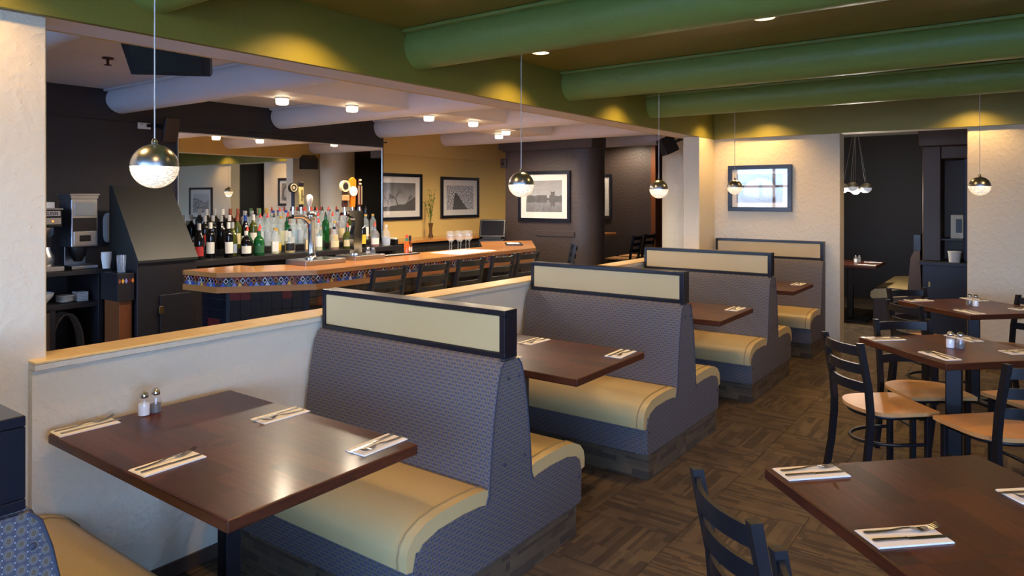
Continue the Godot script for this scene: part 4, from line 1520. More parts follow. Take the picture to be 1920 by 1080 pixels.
	for i in 3:
		var last := [-3.3, -3.3]
		for j in rows[i].size():
			var q: Array = rows[i][j]
			var lane: int = j % 2 if i == 0 else 0
			var x: float = depth[i] + rng.randf_range(-0.006, 0.006) - 0.1 * lane
			var z: float = q[0]
			var rad: float = shapes[q[1]][3][0] * 1.12
			z = minf(z, last[lane] - rad)
			last[lane] = z - rad - 0.002
			var tone: String = {"dark": "dark", "green": "green", "olive": "olive green", "brown": "brown", "clear": "clear"}[q[2]]
			var extra: String = {"": "", "water": " of clear spirit", "amber": " of amber liquor", "gold": " of golden liquor", "red": " of red liquor", "pale": " of pale liquor", "blue": " of bluish spirit"}[q[3]]
			var topping: String = q[6] + (" pourer" if q[5] == "pourer" else " cap")
			var o := thing("wine_bottle" if q[1] in ["wine", "burgundy"] and q[3] == "" else "liquor_bottle", "%s bottle%s, %s, %s from the printer %s" % [tone, extra, topping, ord[j], where[i]], "bottle", Vector3(x, height[i], z), rng.randf_range(-0.25, 0.1) - 0.45, "bottles behind the bar")
			o.scale = Vector3.ONE * 1.12
			inst("body", meshes[q[1]]["body"], glass[q[2]], o)
			if q[3]:
				inst("liquid", meshes[q[1]]["liquid"], fluid[q[3]], o)
			if q[4]:
				inst("paper_label", meshes[q[1]]["label"], paper[q[4] if q[4] != "gold" else "yellow"], o)
			inst(q[5] if q[5] != "screw" else "screw_cap", meshes[q[1]][q[5]], caps[q[6]], o)

func letters(called: String, text: String, size: float, m: Material, parent: Node, at: Vector3, turn: Vector3, depth := 0.002) -> void:
	var t := TextMesh.new()
	var f := SystemFont.new()
	f.font_names = PackedStringArray(["Droid Sans"])
	f.font_weight = 500
	t.font = f
	t.text = text
	t.font_size = 48
	t.pixel_size = size / 48.0
	t.depth = depth
	var o := MeshInstance3D.new()
	o.name = called
	o.mesh = t
	o.material_override = m
	parent.add_child(o, true)
	o.position = at
	o.rotation = turn

func build_bar_things() -> void:
	var b: MB
	var o: Node3D
	var top := 1.04
	# drip trays
	for k in 2:
		o = thing("drip_tray", ["wide steel drip tray under the straight beer tap tower", "steel drip tray under the curved beer tap tower"][k], "drip tray", [Vector3(-4.985, top, -3.80), Vector3(-5.03, top, -4.33)][k] + Vector3(0.12, 0, 0), 0.0, "steel drip trays")
		b = MB.new()
		b.box(Vector3(0, 0.02, 0), Vector3(0.27, 0.04, 0.42 if k == 0 else 0.36), 0.004)
		part("tray_body", b, M["brushed_steel"], o)
		for j in 7:
			b = MB.new()
			b.span(Vector3(-0.12 + j * 0.037, 0.04, -0.165), Vector3(-0.098 + j * 0.037, 0.043, 0.165), 0.001)
			part("grille_bar", b, M["chrome"], o)
	# straight tower
	o = thing("beer_tap_tower", "straight chrome beer tap tower with three tap handles", "beer tap", Vector3(-4.90, top + 0.043, -3.78))
	b = MB.new()
	b.lathe([Vector2(0, 0), Vector2(0.055, 0), Vector2(0.055, 0.008), Vector2(0.04, 0.016), Vector2(0.033, 0.03), Vector2(0.031, 0.06), Vector2(0.031, 0.32), Vector2(0.036, 0.335), Vector2(0.043, 0.36), Vector2(0.038, 0.385), Vector2(0.02, 0.402), Vector2(0, 0.405)], 28)
	part("column", b, M["chrome"], o)
	b = MB.new()
	b.tube([Vector3(0, 0.31, 0.02), Vector3(0.0, 0.345, 0.06), Vector3(0, 0.36, 0.11), Vector3(0, 0.36, 0.19)], [0.026, 0.024, 0.022, 0.018], 14)
	part("arm", b, M["chrome"], o)
	for h in [[0.165, 0.055, "dark"], [0.085, 0.05, "yellow"], [0.0, 0.045, "bulb"]]:
		var tap := MB.new()
		tap.tube([Vector3(-0.02, 0.35, h[0]), Vector3(-0.065, 0.352, h[0]), Vector3(-0.085, 0.335, h[0]), Vector3(-0.088, 0.29, h[0])], [0.011, 0.011, 0.010, 0.008], 10)
		tap.tube([Vector3(-0.03, 0.35, h[0]), Vector3(-0.03, 0.44, h[0])], 0.011, 10)
		var f := part("faucet", tap, M["chrome"], o)
		b = MB.new()
		if h[2] == "dark":
			b.box(Vector3(-0.03, 0.51, h[0]), Vector3(0.02, 0.14, 0.03), 0.006)
			part("tap_handle", b, mat("handle_navy", rgb(34, 38, 62), 0.35), f)
			b = MB.new()
			b.xf = Transform3D(Basis(Vector3(0, 0, 1), -PI / 2), Vector3(-0.03, 0.60, h[0]))
			b.lathe([Vector2(0, -0.012), Vector2(0.042, -0.012), Vector2(0.042, 0.012), Vector2(0.034, 0.012), Vector2(0.034, 0.009), Vector2(0, 0.009)], 26)
			part("round_badge", b, mat("badge_dark", rgb(40, 36, 38), 0.35), f)
			b = MB.new()
			b.xf = Transform3D(Basis(Vector3(0, 0, 1), -PI / 2), Vector3(-0.03, 0.60, h[0]))
			b.lathe([Vector2(0.034, 0.012), Vector2(0.034, 0.0145), Vector2(0.026, 0.0145), Vector2(0.026, 0.009)], 26)
			b.lathe([Vector2(0.014, 0.009), Vector2(0.014, 0.0125), Vector2(0, 0.0125)], 20)
			part("badge_ring", b, M["label_cream"], f)
		elif h[2] == "yellow":
			b.box(Vector3(-0.03, 0.535, h[0]), Vector3(0.022, 0.15, 0.042), 0.005)
			part("tap_handle", b, mat("handle_yellow", rgb(232, 212, 130), 0.4), f)
			b = MB.new()
			b.box(Vector3(-0.03, 0.63, h[0]), Vector3(0.024, 0.038, 0.044), 0.006)
			b.box(Vector3(-0.03, 0.448, h[0]), Vector3(0.024, 0.026, 0.038), 0.006)
			part("handle_ends", b, mat("handle_plum", rgb(36, 22, 30), 0.35), f)
			letters("lettering", "Organic", 0.028, M["black_plastic"], f, Vector3(-0.0185, 0.535, h[0]), Vector3(0, PI / 2, 0) + Vector3(0, 0, PI / 2), 0.002)
		else:
			b.lathe([Vector2(0.010, 0), Vector2(0.016, 0.01), Vector2(0.026, 0.05), Vector2(0.03, 0.075), Vector2(0.026, 0.095), Vector2(0.012, 0.108), Vector2(0, 0.11)], 20, Vector3(-0.03, 0.435, h[0]))
			part("tap_handle", b, M["white_plastic"], f)
	# curved tower
	o = thing("beer_tap_tower", "curved chrome beer tap tower with orange and brown handles", "beer tap", Vector3(-4.97, top + 0.043, -4.33))
	b = MB.new()
	var outline := PackedVector2Array()
	var left := [[0.05, 0.0], [0.045, 0.05], [0.055, 0.12], [0.05, 0.20], [0.03, 0.27], [0.04, 0.33], [0.10, 0.355], [0.11, 0.385], [0.07, 0.40]]
	var right := [[0.0, 0.40], [-0.06, 0.385], [-0.06, 0.33], [-0.045, 0.25], [-0.05, 0.16], [-0.045, 0.08], [-0.05, 0.0]]
	for p in left + right:
		outline.append(Vector2(p[0], p[1]))
	b.prism(outline, 0, -0.028, 0.028, 50)
	part("column", b, M["chrome"], o)
	b = MB.new()
	b.lathe([Vector2(0, 0), Vector2(0.07, 0), Vector2(0.07, 0.008), Vector2(0, 0.01)], 26)
	part("flange", b, M["chrome"], o)
	for h in [[0.115, "brown"], [0.025, "orange"], [-0.06, "blocks"]]:
		var tap := MB.new()
		tap.tube([Vector3(-0.02, 0.37, h[0]), Vector3(-0.07, 0.37, h[0]), Vector3(-0.09, 0.35, h[0]), Vector3(-0.092, 0.30, h[0])], [0.011, 0.011, 0.010, 0.008], 10)
		tap.tube([Vector3(-0.02, 0.36, h[0]), Vector3(-0.02, 0.43, h[0])], 0.011, 10)
		if absf(h[0]) > 0.05:
			tap.tube([Vector3(0, 0.375, 0.0), Vector3(0, 0.375, h[0])], 0.018, 10)
		var f := part("faucet", tap, M["chrome"], o)
		b = MB.new()
		if h[1] == "brown":
			b.box(Vector3(-0.02, 0.53, h[0]), Vector3(0.022, 0.20, 0.06), 0.005)
			part("tap_handle", b, mat("handle_brown", rgb(66, 34, 26), 0.35), f)
			b = MB.new()
			b.box(Vector3(-0.007, 0.515, h[0]), Vector3(0.01, 0.05, 0.085), 0.003)
			part("crossbar", b, mat("handle_tan", rgb(190, 150, 100), 0.4), f)
			b = MB.new()
			b.xf = Transform3D(Basis(Vector3(0, 0, 1), -PI / 2), Vector3(-0.02, 0.62, h[0]))
			b.lathe([Vector2(0, -0.014), Vector2(0.052, -0.014), Vector2(0.052, 0.016), Vector2(0.042, 0.016), Vector2(0.042, 0.012), Vector2(0, 0.012)], 26)
			part("round_badge", b, M["label_cream"], f)
			b = MB.new()
			b.xf = Transform3D(Basis(Vector3(0, 0, 1), -PI / 2), Vector3(-0.02, 0.62, h[0]))
			b.lathe([Vector2(0.03, 0.012), Vector2(0.03, 0.015), Vector2(0, 0.015)], 20)
			part("badge_heart", b, M["badge_dark"], f)
		elif h[1] == "orange":
			var k := PackedVector2Array([Vector2(-0.022, 0.43), Vector2(0.022, 0.43), Vector2(0.034, 0.62), Vector2(0.034, 0.68), Vector2(0.0, 0.705), Vector2(-0.034, 0.68), Vector2(-0.034, 0.62)])
			b.xf = Transform3D(Basis(), Vector3(0, 0, h[0]))
			b.prism(k, 0, -0.034, -0.008, 30)
			part("tap_handle", b, mat("handle_orange", rgb(238, 128, 24), 0.35), f)
			b = MB.new()
			b.xf = Transform3D(Basis(Vector3(0, 0, 1), -PI / 2), Vector3(-0.008, 0.575, h[0]))
			b.lathe([Vector2(0.046, -0.002), Vector2(0.046, 0.006), Vector2(0, 0.008)], 26)
			part("round_badge", b, M["porcelain"], f)
		else:
			b.box(Vector3(-0.02, 0.54, h[0]), Vector3(0.022, 0.19, 0.045), 0.004)
			b.box(Vector3(-0.02, 0.665, h[0]), Vector3(0.018, 0.05, 0.022), 0.003)
			part("tap_handle", b, mat("handle_dark_red", rgb(80, 38, 32), 0.4), f)
			b = MB.new()
			for k in 2:
				b.box(Vector3(-0.008, 0.645 + 0.035 * k, h[0]), Vector3(0.01, 0.014, 0.024), 0.002)
			b.box(Vector3(-0.008, 0.54, h[0] - 0.017), Vector3(0.004, 0.17, 0.004))
			b.box(Vector3(-0.008, 0.54, h[0] + 0.017), Vector3(0.004, 0.17, 0.004))
			part("pale_bands", b, M["label_cream"], f)
	# small things on the bar
	o = thing("bar_mat", "long black rubber bar mat behind the hot sauces", "bar mat", Vector3(-4.91, top, -4.80))
	b = MB.new()
	b.box(Vector3(0, 0.005, 0), Vector3(0.1, 0.01, 0.52), 0.002)
	part("rubber_base", b, M["black_plastic"], o)
	for j in 12:
		b = MB.new()
		b.span(Vector3(-0.044, 0.01, -0.25 + j * 0.042), Vector3(0.044, 0.012, -0.23 + j * 0.042))
		part("rib", b, M["grey_plastic"], o)
	shaker_set(Vector3(-5.01, top, -4.545), 0.7, "on the bar beside the curved beer tap")
	for k in 2:
		o = thing("hot_sauce_bottle", ["hot sauce bottle with red cap and diamond label on the bar", "slim sauce bottle with black cap on the bar"][k], "bottle", [Vector3(-4.915, top + 0.012, -4.93), Vector3(-4.93, top + 0.012, -4.99)][k], 0.4, "sauce bottles on the bar")
		b = MB.new()
		var r := 0.028 if k == 0 else 0.021
		var hh := 0.085 if k == 0 else 0.075
		b.lathe([Vector2(0, 0), Vector2(r, 0), Vector2(r, hh), Vector2(r * 0.6, hh + 0.025), Vector2(0.011, hh + 0.04), Vector2(0.010, hh + 0.07), Vector2(0, hh + 0.07)], 18)
		part("body", b, [mat("sauce_orange", rgb(196, 92, 34), 0.2), mat("sauce_brown", rgb(120, 60, 34), 0.2)][k], o)
		b = MB.new()
		b.lathe([Vector2(0.0125, hh + 0.045), Vector2(0.0125, hh + 0.075), Vector2(0.0125, hh + 0.095), Vector2(0, hh + 0.098)], 14)
		part("cap", b, [M["pourer_red"], M["cap_black"]][k], o)
		b = MB.new()
		if k == 0:
			b.lathe([Vector2(0.0132, hh + 0.028), Vector2(0.0132, hh + 0.066)], 14)
			part("neck_band", b, mat("neck_green", rgb(40, 130, 110), 0.5), o)
			b = MB.new()
			b.prism(PackedVector2Array([Vector2(-0.02, 0.042), Vector2(0, 0.012), Vector2(0.02, 0.042), Vector2(0, 0.075)]), 0, r - 0.001, r + 0.0012)
		else:
			b.lathe([Vector2(r + 0.0006, 0.015), Vector2(r + 0.0006, 0.06)], 10, Vector3.ZERO, -1.1, 1.1)
		part("paper_label", b, M["label_white"], o)
	# white paper under the wine glasses
	o = thing("paper_sheet", "large white sheet of paper under the wine glasses", "paper", Vector3(-4.68, top, -5.52))
	b = MB.new()
	b.xf = Transform3D(Basis(Vector3.UP, 0.10), Vector3.ZERO)
	b.box(Vector3(0, 0.0015, 0), Vector3(0.40, 0.003, 0.62), 0.001)
	part("sheet", b, M["paper_white"], o)
	var gw := [[0.0, 0.0], [0.034, 0.0], [0.034, 0.003], [0.006, 0.008], [0.0042, 0.02], [0.0042, 0.09], [0.012, 0.098], [0.030, 0.115], [0.039, 0.140], [0.037, 0.175], [0.031, 0.205]]
	var prof := []
	for p in gw:
		prof.append(Vector2(p[0], p[1]))
	b = MB.new()
	b.lathe(prof, 22, Vector3.ZERO, 0, TAU, 60)
	var gm := b.mesh()
	var words := ["first", "second", "third", "fourth", "fifth", "sixth"]
	var spots := [[-4.83, -5.50], [-4.79, -5.60], [-4.88, -5.66], [-4.80, -5.75], [-4.88, -5.79], [-4.91, -5.56]]
	for k in 6:
		var g := inst("wine_glass", gm, M["thin_glass"], null, Vector3(spots[k][0], top + 0.003, spots[k][1]))
		tag(g, "clear stemmed wine glass standing with others on the bar paper", "wine glass", "wine glasses on the bar")
	o = thing("check_folder", "black check presenter folder lying on the far bar end", "folder", Vector3(-4.92, top, -6.72), deg_to_rad(40))
	b = MB.new()
	b.box(Vector3(0, 0.008, 0), Vector3(0.20, 0.016, 0.34), 0.004)
	part("cover", b, M["black_plastic"], o)
	b = MB.new()
	b.box(Vector3(-0.01, 0.018, 0.03), Vector3(0.14, 0.003, 0.2), 0.001)
	part("paper_slip", b, M["paper_white"], o)
	# register screen
	o = thing("register_terminal", "black touch screen register beside the brown pillar", "register", Vector3(-5.86, 1.035, -7.52), deg_to_rad(30))
	b = MB.new()
	b.box(Vector3(0, 0.015, 0), Vector3(0.26, 0.03, 0.22), 0.006)
	part("base", b, M["black_plastic"], o)
	b = MB.new()
	b.xf = Transform3D(Basis(Vector3.RIGHT, -0.4), Vector3(0, 0.14, 0.0))
	b.box(Vector3.ZERO, Vector3(0.36, 0.26, 0.05), 0.01)
	part("housing", b, M["black_plastic"], o)
	b = MB.new()
	b.xf = Transform3D(Basis(Vector3.RIGHT, -0.4), Vector3(0, 0.14, 0.0))
	b.box(Vector3(0, 0, 0.026), Vector3(0.31, 0.21, 0.004), 0.001)
	part("screen", b, mat("dark_screen", rgb(16, 20, 28), 0.12), o)
	o = thing("register_stand", "narrow black stand holding the register terminal", "stand", Vector3(-5.86, 0, -7.52), deg_to_rad(30))
	b = MB.new()
	b.box(Vector3(0, 0.5175, 0), Vector3(0.34, 1.035, 0.3), 0.006)
	part("body", b, M["black_cabinet"], o)
	b = MB.new()
	b.box(Vector3(0, 0.55, 0.152), Vector3(0.3, 0.8, 0.01), 0.003)
	part("door", b, M["black_cabinet"], o)
	# vase with twigs
	o = thing("vase", "slim glass vase of green twigs on the ochre wall counter", "vase", Vector3(-6.86, 1.035, -7.36))
	b = MB.new()
	b.lathe([Vector2(0, 0), Vector2(0.036, 0), Vector2(0.038, 0.01), Vector2(0.024, 0.05), Vector2(0.022, 0.12), Vector2(0.036, 0.20), Vector2(0.033, 0.20), Vector2(0.02, 0.12), Vector2(0.02, 0.05), Vector2(0, 0.02)], 20)
	part("glass_body", b, mat("amber_vase_glass", rgb(96, 66, 40), 0.12), o)
	var tr := RandomNumberGenerator.new()
	tr.seed = 11
	for k in 9:
		b = MB.new()
		var a := tr.randf() * TAU
		var sp := tr.randf_range(0.02, 0.085)
		var tip := tr.randf_range(0.48, 0.66)
		var pts := []
		for j in 8:
			var t := j / 7.0
			pts.append(Vector3(cos(a) * sp * t * t + tr.randf_range(-0.006, 0.006), 0.12 + (tip - 0.12) * t, sin(a) * sp * t * t * 1.3 + tr.randf_range(-0.006, 0.006)))
		b.tube(pts, [0.0032, 0.003, 0.003, 0.0028, 0.0026, 0.0022, 0.002, 0.0016], 5)
		var st := part("twig", b, mat("twig_green", rgb(92, 104, 44), 0.6), o)
		b = MB.new()
		for j in range(3, 8):
			for s in 3:
				var p: Vector3 = pts[j]
				var d := Vector3(tr.randf_range(-1, 1), tr.randf_range(0.3, 1.2), tr.randf_range(-1, 1)).normalized() * tr.randf_range(0.035, 0.06)
				var w := d.cross(Vector3.UP).normalized() * 0.006
				b.quad(p, p + d * 0.5 + w, p + d, p + d * 0.5 - w, d.cross(w).normalized())
		part("leaves", b, mat("leaf_green", rgb(120, 138, 54), 0.55), st)
	# receipt printer, stand and carafe at the end of the back bar
	o = thing("receipt_printer", "cream receipt printer on the end of the back bar", "printer", Vector3(-6.16, 1.03, -3.345), -0.15)
	b = MB.new()
	b.prism(PackedVector2Array([Vector2(-0.07, 0), Vector2(0.09, 0), Vector2(0.09, 0.07), Vector2(0.05, 0.11), Vector2(-0.07, 0.12)]), 2, -0.07, 0.07)
	part("housing", b, M["cream_plastic"], o)
	b = MB.new()
	b.box(Vector3(0.091, 0.045, 0.0), Vector3(0.004, 0.045, 0.05), 0.001)
	part("front_panel", b, M["grey_plastic"], o)
	b = MB.new()
	b.box(Vector3(0.091, 0.02, 0.045), Vector3(0.004, 0.012, 0.014))
	part("button", b, M["black_plastic"], o)
	o = thing("wire_rack", "steel wire rack with white paper behind the printer", "rack", Vector3(-6.38, 1.03, -3.45))
	b = MB.new()
	for z in [-0.08, 0.08]:
		b.tube([Vector3(0, 0, z), Vector3(0.02, 0.16, z), Vector3(0.05, 0.20, z), Vector3(0.06, 0.17, z)], 0.005, 6)
	b.tube([Vector3(0, 0.006, -0.08), Vector3(0, 0.006, 0.08)], 0.005, 6)
	b.tube([Vector3(0.02, 0.16, -0.08), Vector3(0.02, 0.16, 0.08)], 0.005, 6)
	part("wire", b, M["chrome"], o)
	b = MB.new()
	b.box(Vector3(0.01, 0.08, 0), Vector3(0.02, 0.13, 0.11), 0.004)
	part("paper_stack", b, M["paper_white"], o)
	o = thing("napkin_caddy", "dark box with white napkins at the back bar end", "caddy", Vector3(-6.14, 1.03, -5.93))
	b = MB.new()
	b.box(Vector3(0, 0.035, 0), Vector3(0.12, 0.07, 0.05), 0.004)
	part("box", b, M["black_plastic"], o)
	b = MB.new()
	b.box(Vector3(0, 0.078, 0), Vector3(0.1, 0.02, 0.035), 0.003)
	part("napkins", b, M["paper_white"], o)
	# sloped black hood and its cabinet at the left end of the bar
	o = thing("sloped_hood_cabinet", "black cabinet under a sloped black hood at the bar end", "cabinet", Vector3(0, 0, 0))
	b = MB.new()
	b.span(Vector3(-6.2, 0, -3.22), Vector3(-5.72, 1.075, -2.72), 0.004)
	part("body", b, M["black_cabinet"], o)
	b = MB.new()
	b.prism(PackedVector2Array([Vector2(-5.70, 1.075), Vector2(-5.70, 1.095), Vector2(-6.15, 1.70), Vector2(-6.2, 1.70), Vector2(-6.2, 1.075)]), 2, -3.22, -2.72, 20)
	part("hood", b, mat("hood_charcoal", rgb(38, 39, 36), 0.45), o)
	b = MB.new()
	b.span(Vector3(-5.722, 0.2, -3.16), Vector3(-5.706, 0.80, -2.90), 0.004)
	var door := part("door", b, M["black_cabinet"], o)
	for y in [0.68, 0.42]:
		b = MB.new()
		b.span(Vector3(-5.712, y - 0.03, -2.925), Vector3(-5.700, y + 0.03, -2.89), 0.002)
		part("hinge", b, M["brass"], door)
	# slanted television and its small neighbour on the wall
	o = thing("television", "black television tilted under the bar ceiling", "television", Vector3(-3.98, 2.40, -2.06), deg_to_rad(36.35 + 10))
	b = MB.new()
	b.xf = Transform3D(Basis(Vector3.RIGHT, 0.45), Vector3.ZERO)
	b.prism(PackedVector2Array([Vector2(-0.245, 0.15), Vector2(0.245, 0.15), Vector2(0.225, -0.10), Vector2(-0.205, -0.10)]), 2, -0.06, 0.0, 10)
	part("housing", b, M["black_plastic"], o)
	b = MB.new()
	b.xf = Transform3D(Basis(Vector3.RIGHT, 0.45), Vector3.ZERO)
	b.box(Vector3(0.0, 0.02, 0.002), Vector3(0.38, 0.2, 0.004))
	part("screen", b, M["dark_screen"], o)
	b = MB.new()
	b.tube([Vector3(0, 0.0, -0.06), Vector3(0, 0.175, -0.08)], 0.018, 10)
	part("bracket", b, M["black_metal"], o)
	o = thing("wall_television", "thin black television seen edge on beside the mirror", "television", Vector3(-6.42, 2.23, -3.36), 0.0)
	b = MB.new()
	b.xf = Transform3D(Basis(Vector3(0, 0, 1), -0.30), Vector3.ZERO)
	b.box(Vector3(0.0, 0, 0), Vector3(0.035, 0.24, 0.14), 0.008)
	part("housing", b, M["black_lacquer"], o)
	b = MB.new()
	b.tube([Vector3(-0.02, 0, 0), Vector3(-0.235, 0.05, 0)], 0.02, 8)
	part("bracket", b, M["black_metal"], o)
	o = thing("wall_outlet", "white electric outlet with black plug high on the dark wall", "outlet", Vector3(BARX, 2.28, -3.23))
	b = MB.new()
	b.box(Vector3(0.004, 0, 0), Vector3(0.008, 0.075, 0.12), 0.002)
	part("cover_plate", b, M["white_plastic"], o)
	b = MB.new()
	b.box(Vector3(0.022, -0.005, -0.035), Vector3(0.03, 0.03, 0.035), 0.006)
	part("plug", b, M["black_plastic"], o)
	b = MB.new()
	for z in [0.018, 0.03]:
		b.box(Vector3(0.0085, 0.006, z), Vector3(0.001, 0.014, 0.004))
	part("slots", b, M["black_plastic"], o)
	o = thing("sprinkler", "small dark sprinkler head on the bar ceiling", "sprinkler", Vector3(-5.15, CEIL, -2.25))
	b = MB.new()
	b.lathe([Vector2(0, -0.012), Vector2(0.035, -0.010), Vector2(0.037, 0)], 18)
	part("escutcheon", b, mat("dark_bronze", rgb(70, 40, 32), 0.4, 0.5), o)
	b = MB.new()
	b.tube([Vector3(0, -0.01, 0), Vector3(0, -0.05, 0)], 0.009, 8)
	b.lathe([Vector2(0, -0.056), Vector2(0.024, -0.054), Vector2(0.024, -0.05), Vector2(0, -0.05)], 16)
	part("deflector", b, M["dark_bronze"], o)
	# loudspeaker on the cream column
	o = thing("wall_speaker", "black wedge loudspeaker bracketed high beside the cream column", "speaker", Vector3(-3.36, 2.20, -7.58), deg_to_rad(-55))
	o.rotation.x = 0.42
	b = MB.new()
	b.prism(PackedVector2Array([Vector2(-0.155, 0.06), Vector2(0.155, 0.06), Vector2(0.10, -0.10), Vector2(-0.10, -0.10)]), 1, -0.10, 0.10, 20)
	part("cabinet", b, M["black_plastic"], o)
	b = MB.new()
	b.box(Vector3(0, 0, 0.063), Vector3(0.27, 0.17, 0.008), 0.003)
	part("grille", b, mat("speaker_cloth", rgb(26, 26, 32), 0.8), o)
	b = MB.new()
	b.tube([Vector3(0, 0, -0.1), Vector3(0.0, 0.0, -0.30)], 0.016, 8)
	part("bracket", b, M["black_metal"], o)
	o = thing("sensor_box", "small dark box on the edge of the brown pillar", "sensor", Vector3(-5.99, 2.09, -7.99))
	b = MB.new()
	b.box(Vector3(0.0, 0, 0.045), Vector3(0.10, 0.13, 0.05), 0.008)
	part("case", b, M["brown_paint"], o)
	b = MB.new()
	b.box(Vector3(0, -0.01, 0.072), Vector3(0.05, 0.05, 0.006), 0.002)
	part("lens", b, M["black_plastic"], o)
	o = thing("wall_shelf", "wooden shelf in the dark recess behind the cream column", "shelf", Vector3(-4.62, 1.10, -11.28))
	b = MB.new()
	b.box(Vector3(0, 0, 0), Vector3(0.5, 0.03, 0.24), 0.004)
	part("board", b, M["orange_wood"], o)
	o = thing("soap_pump", "white pump bottle on the shelf in the dark recess", "bottle", Vector3(-4.60, 1.115, -11.25))
	b = MB.new()
	b.lathe([Vector2(0, 0), Vector2(0.035, 0), Vector2(0.035, 0.16), Vector2(0.012, 0.19), Vector2(0.012, 0.22), Vector2(0, 0.22)], 16)
	part("body", b, M["white_plastic"], o)
	b = MB.new()
	b.tube([Vector3(0, 0.22, 0), Vector3(0, 0.27, 0), Vector3(0.06, 0.275, 0.02)], 0.012, 8)
	part("pump", b, M["white_plastic"], o)

func build_coffee_station() -> void:
	var b: MB
	var o := thing("coffee_station_cabinet", "dark cabinet with open shelves under the coffee machines", "cabinet", Vector3.ZERO)
	b = MB.new()
	b.span(Vector3(BARX, 0.985, -2.68), Vector3(-6.05, 1.02, -1.4), 0.004)
	part("worktop", b, M["black_cabinet"], o)
	b = MB.new()
	b.span(Vector3(BARX, 0.72, -2.62), Vector3(-6.08, 0.76, -1.4), 0.003)
	part("shelf", b, M["black_cabinet"], o)
	for z in [-2.62, -2.27, -1.44]:
		b = MB.new()
		b.span(Vector3(BARX, 0 if z != -2.27 else 0.0, z), Vector3(-6.07, 0.985 if z != -2.27 else 0.72, z + 0.04), 0.003)
		part("upright", b, M["black_cabinet"], o)
	b = MB.new()
	b.span(Vector3(-6.085, 0.06, -2.23), Vector3(-6.065, 0.71, -1.84), 0.003)
	var door := part("door", b, M["dark_brown_wood"], o)
	b = MB.new()
	b.span(Vector3(-6.065, 0.14, -2.17), Vector3(-6.06, 0.63, -1.90), 0.003)
	part("door_panel", b, M["black_cabinet"], door)
	b = MB.new()
	b.span(Vector3(BARX, 0, -2.6), Vector3(-6.12, 0.06, -1.4))
	part("toe_kick", b, M["black_cabinet"], o)
	# grinder
	o = thing("coffee_grinder", "tall steel coffee grinder with blue grey front on the coffee cabinet", "coffee grinder", Vector3(-6.28, 1.02, -2.515))
	b = MB.new()
	b.box(Vector3(0, 0.375, 0), Vector3(0.24, 0.39, 0.20), 0.008)
	part("housing", b, M["brushed_steel"], o)
	b = MB.new()
	b.prism(PackedVector2Array([Vector2(-0.10, 0.57), Vector2(0.10, 0.57), Vector2(0.105, 0.60), Vector2(-0.105, 0.60)]), 0, -0.12, 0.12, 20)
	b.box(Vector3(0, 0.605, 0), Vector3(0.26, 0.012, 0.225), 0.003)
	part("hopper_lid", b, M["brushed_steel"], o)
	b = MB.new()
	b.box(Vector3(0.121, 0.485, 0), Vector3(0.006, 0.105, 0.155), 0.003)
	part("front_plate", b, mat("blue_steel", rgb(168, 184, 206), 0.3, 0.9), o)
	b = MB.new()
	b.box(Vector3(0.121, 0.36, 0), Vector3(0.006, 0.11, 0.18), 0.003)
	part("dark_panel", b, M["black_plastic"], o)
	b = MB.new()
	b.box(Vector3(0.122, 0.25, 0), Vector3(0.008, 0.115, 0.165), 0.004)
	part("chute_plate", b, M["satin_steel"], o)
	b = MB.new()
	b.box(Vector3(0.127, 0.25, 0), Vector3(0.006, 0.05, 0.085), 0.003)
	part("window", b, M["black_plastic"], o)
	b = MB.new()
	b.lathe([Vector2(0.03, 0.06), Vector2(0.06, 0.12), Vector2(0.065, 0.18)], 18, Vector3(0.04, 0, 0.02))
	part("chute", b, M["black_plastic"], o)
	b = MB.new()
	b.box(Vector3(0, 0.015, 0), Vector3(0.26, 0.03, 0.2), 0.006)
	b.box(Vector3(-0.09, 0.105, 0), Vector3(0.05, 0.16, 0.16), 0.004)
	part("base", b, M["satin_steel"], o)
	# brewer
	o = thing("coffee_brewer", "black coffee brewer with steel trim beside the grinder", "coffee maker", Vector3(-6.30, 1.02, -2.24))
	b = MB.new()
	b.box(Vector3(-0.08, 0.22, 0), Vector3(0.14, 0.44, 0.2), 0.008)
	b.box(Vector3(0.02, 0.415, 0), Vector3(0.3, 0.14, 0.2), 0.01)
	part("housing", b, M["black_plastic"], o)
	b = MB.new()
	b.box(Vector3(0.02, 0.49, 0), Vector3(0.31, 0.012, 0.21), 0.003)
	part("steel_lid", b, M["brushed_steel"], o)
	b = MB.new()
	b.box(Vector3(0.04, 0.02, 0), Vector3(0.32, 0.04, 0.21), 0.006)
	part("steel_base", b, M["brushed_steel"], o)
	b = MB.new()
	b.box(Vector3(0.172, 0.455, -0.02), Vector3(0.005, 0.04, 0.13), 0.002)
	part("name_plate", b, M["grey_plastic"], o)
	letters("lettering", "BUNN", 0.036, M["black_plastic"], o, Vector3(0.176, 0.455, -0.02), Vector3(0, PI / 2, 0))
	b = MB.new()
	b.box(Vector3(0.172, 0.395, 0.0), Vector3(0.005, 0.05, 0.18), 0.002)
	part("switch_panel", b, M["brushed_steel"], o)
	b = MB.new()
	b.box(Vector3(0.176, 0.395, -0.03), Vector3(0.005, 0.014, 0.014), 0.002)
	part("indicator_light", b, glow("indicator_lamp_glow", rgb(255, 150, 50), 1.6), o)
	b = MB.new()
	b.lathe([Vector2(0.03, 0.25), Vector2(0.07, 0.29), Vector2(0.075, 0.345)], 18, Vector3(0.08, 0, 0))
	part("filter_basket", b, M["satin_steel"], o)
	b = MB.new()
	b.box(Vector3(-0.02, 0.52, -0.04), Vector3(0.12, 0.05, 0.11), 0.004)
	part("filter_box", b, M["paper_white"], o)
	o = thing("coffee_carafe", "steel coffee carafe on the brewer plate", "carafe", Vector3(-6.21, 1.06, -2.235))
	b = MB.new()
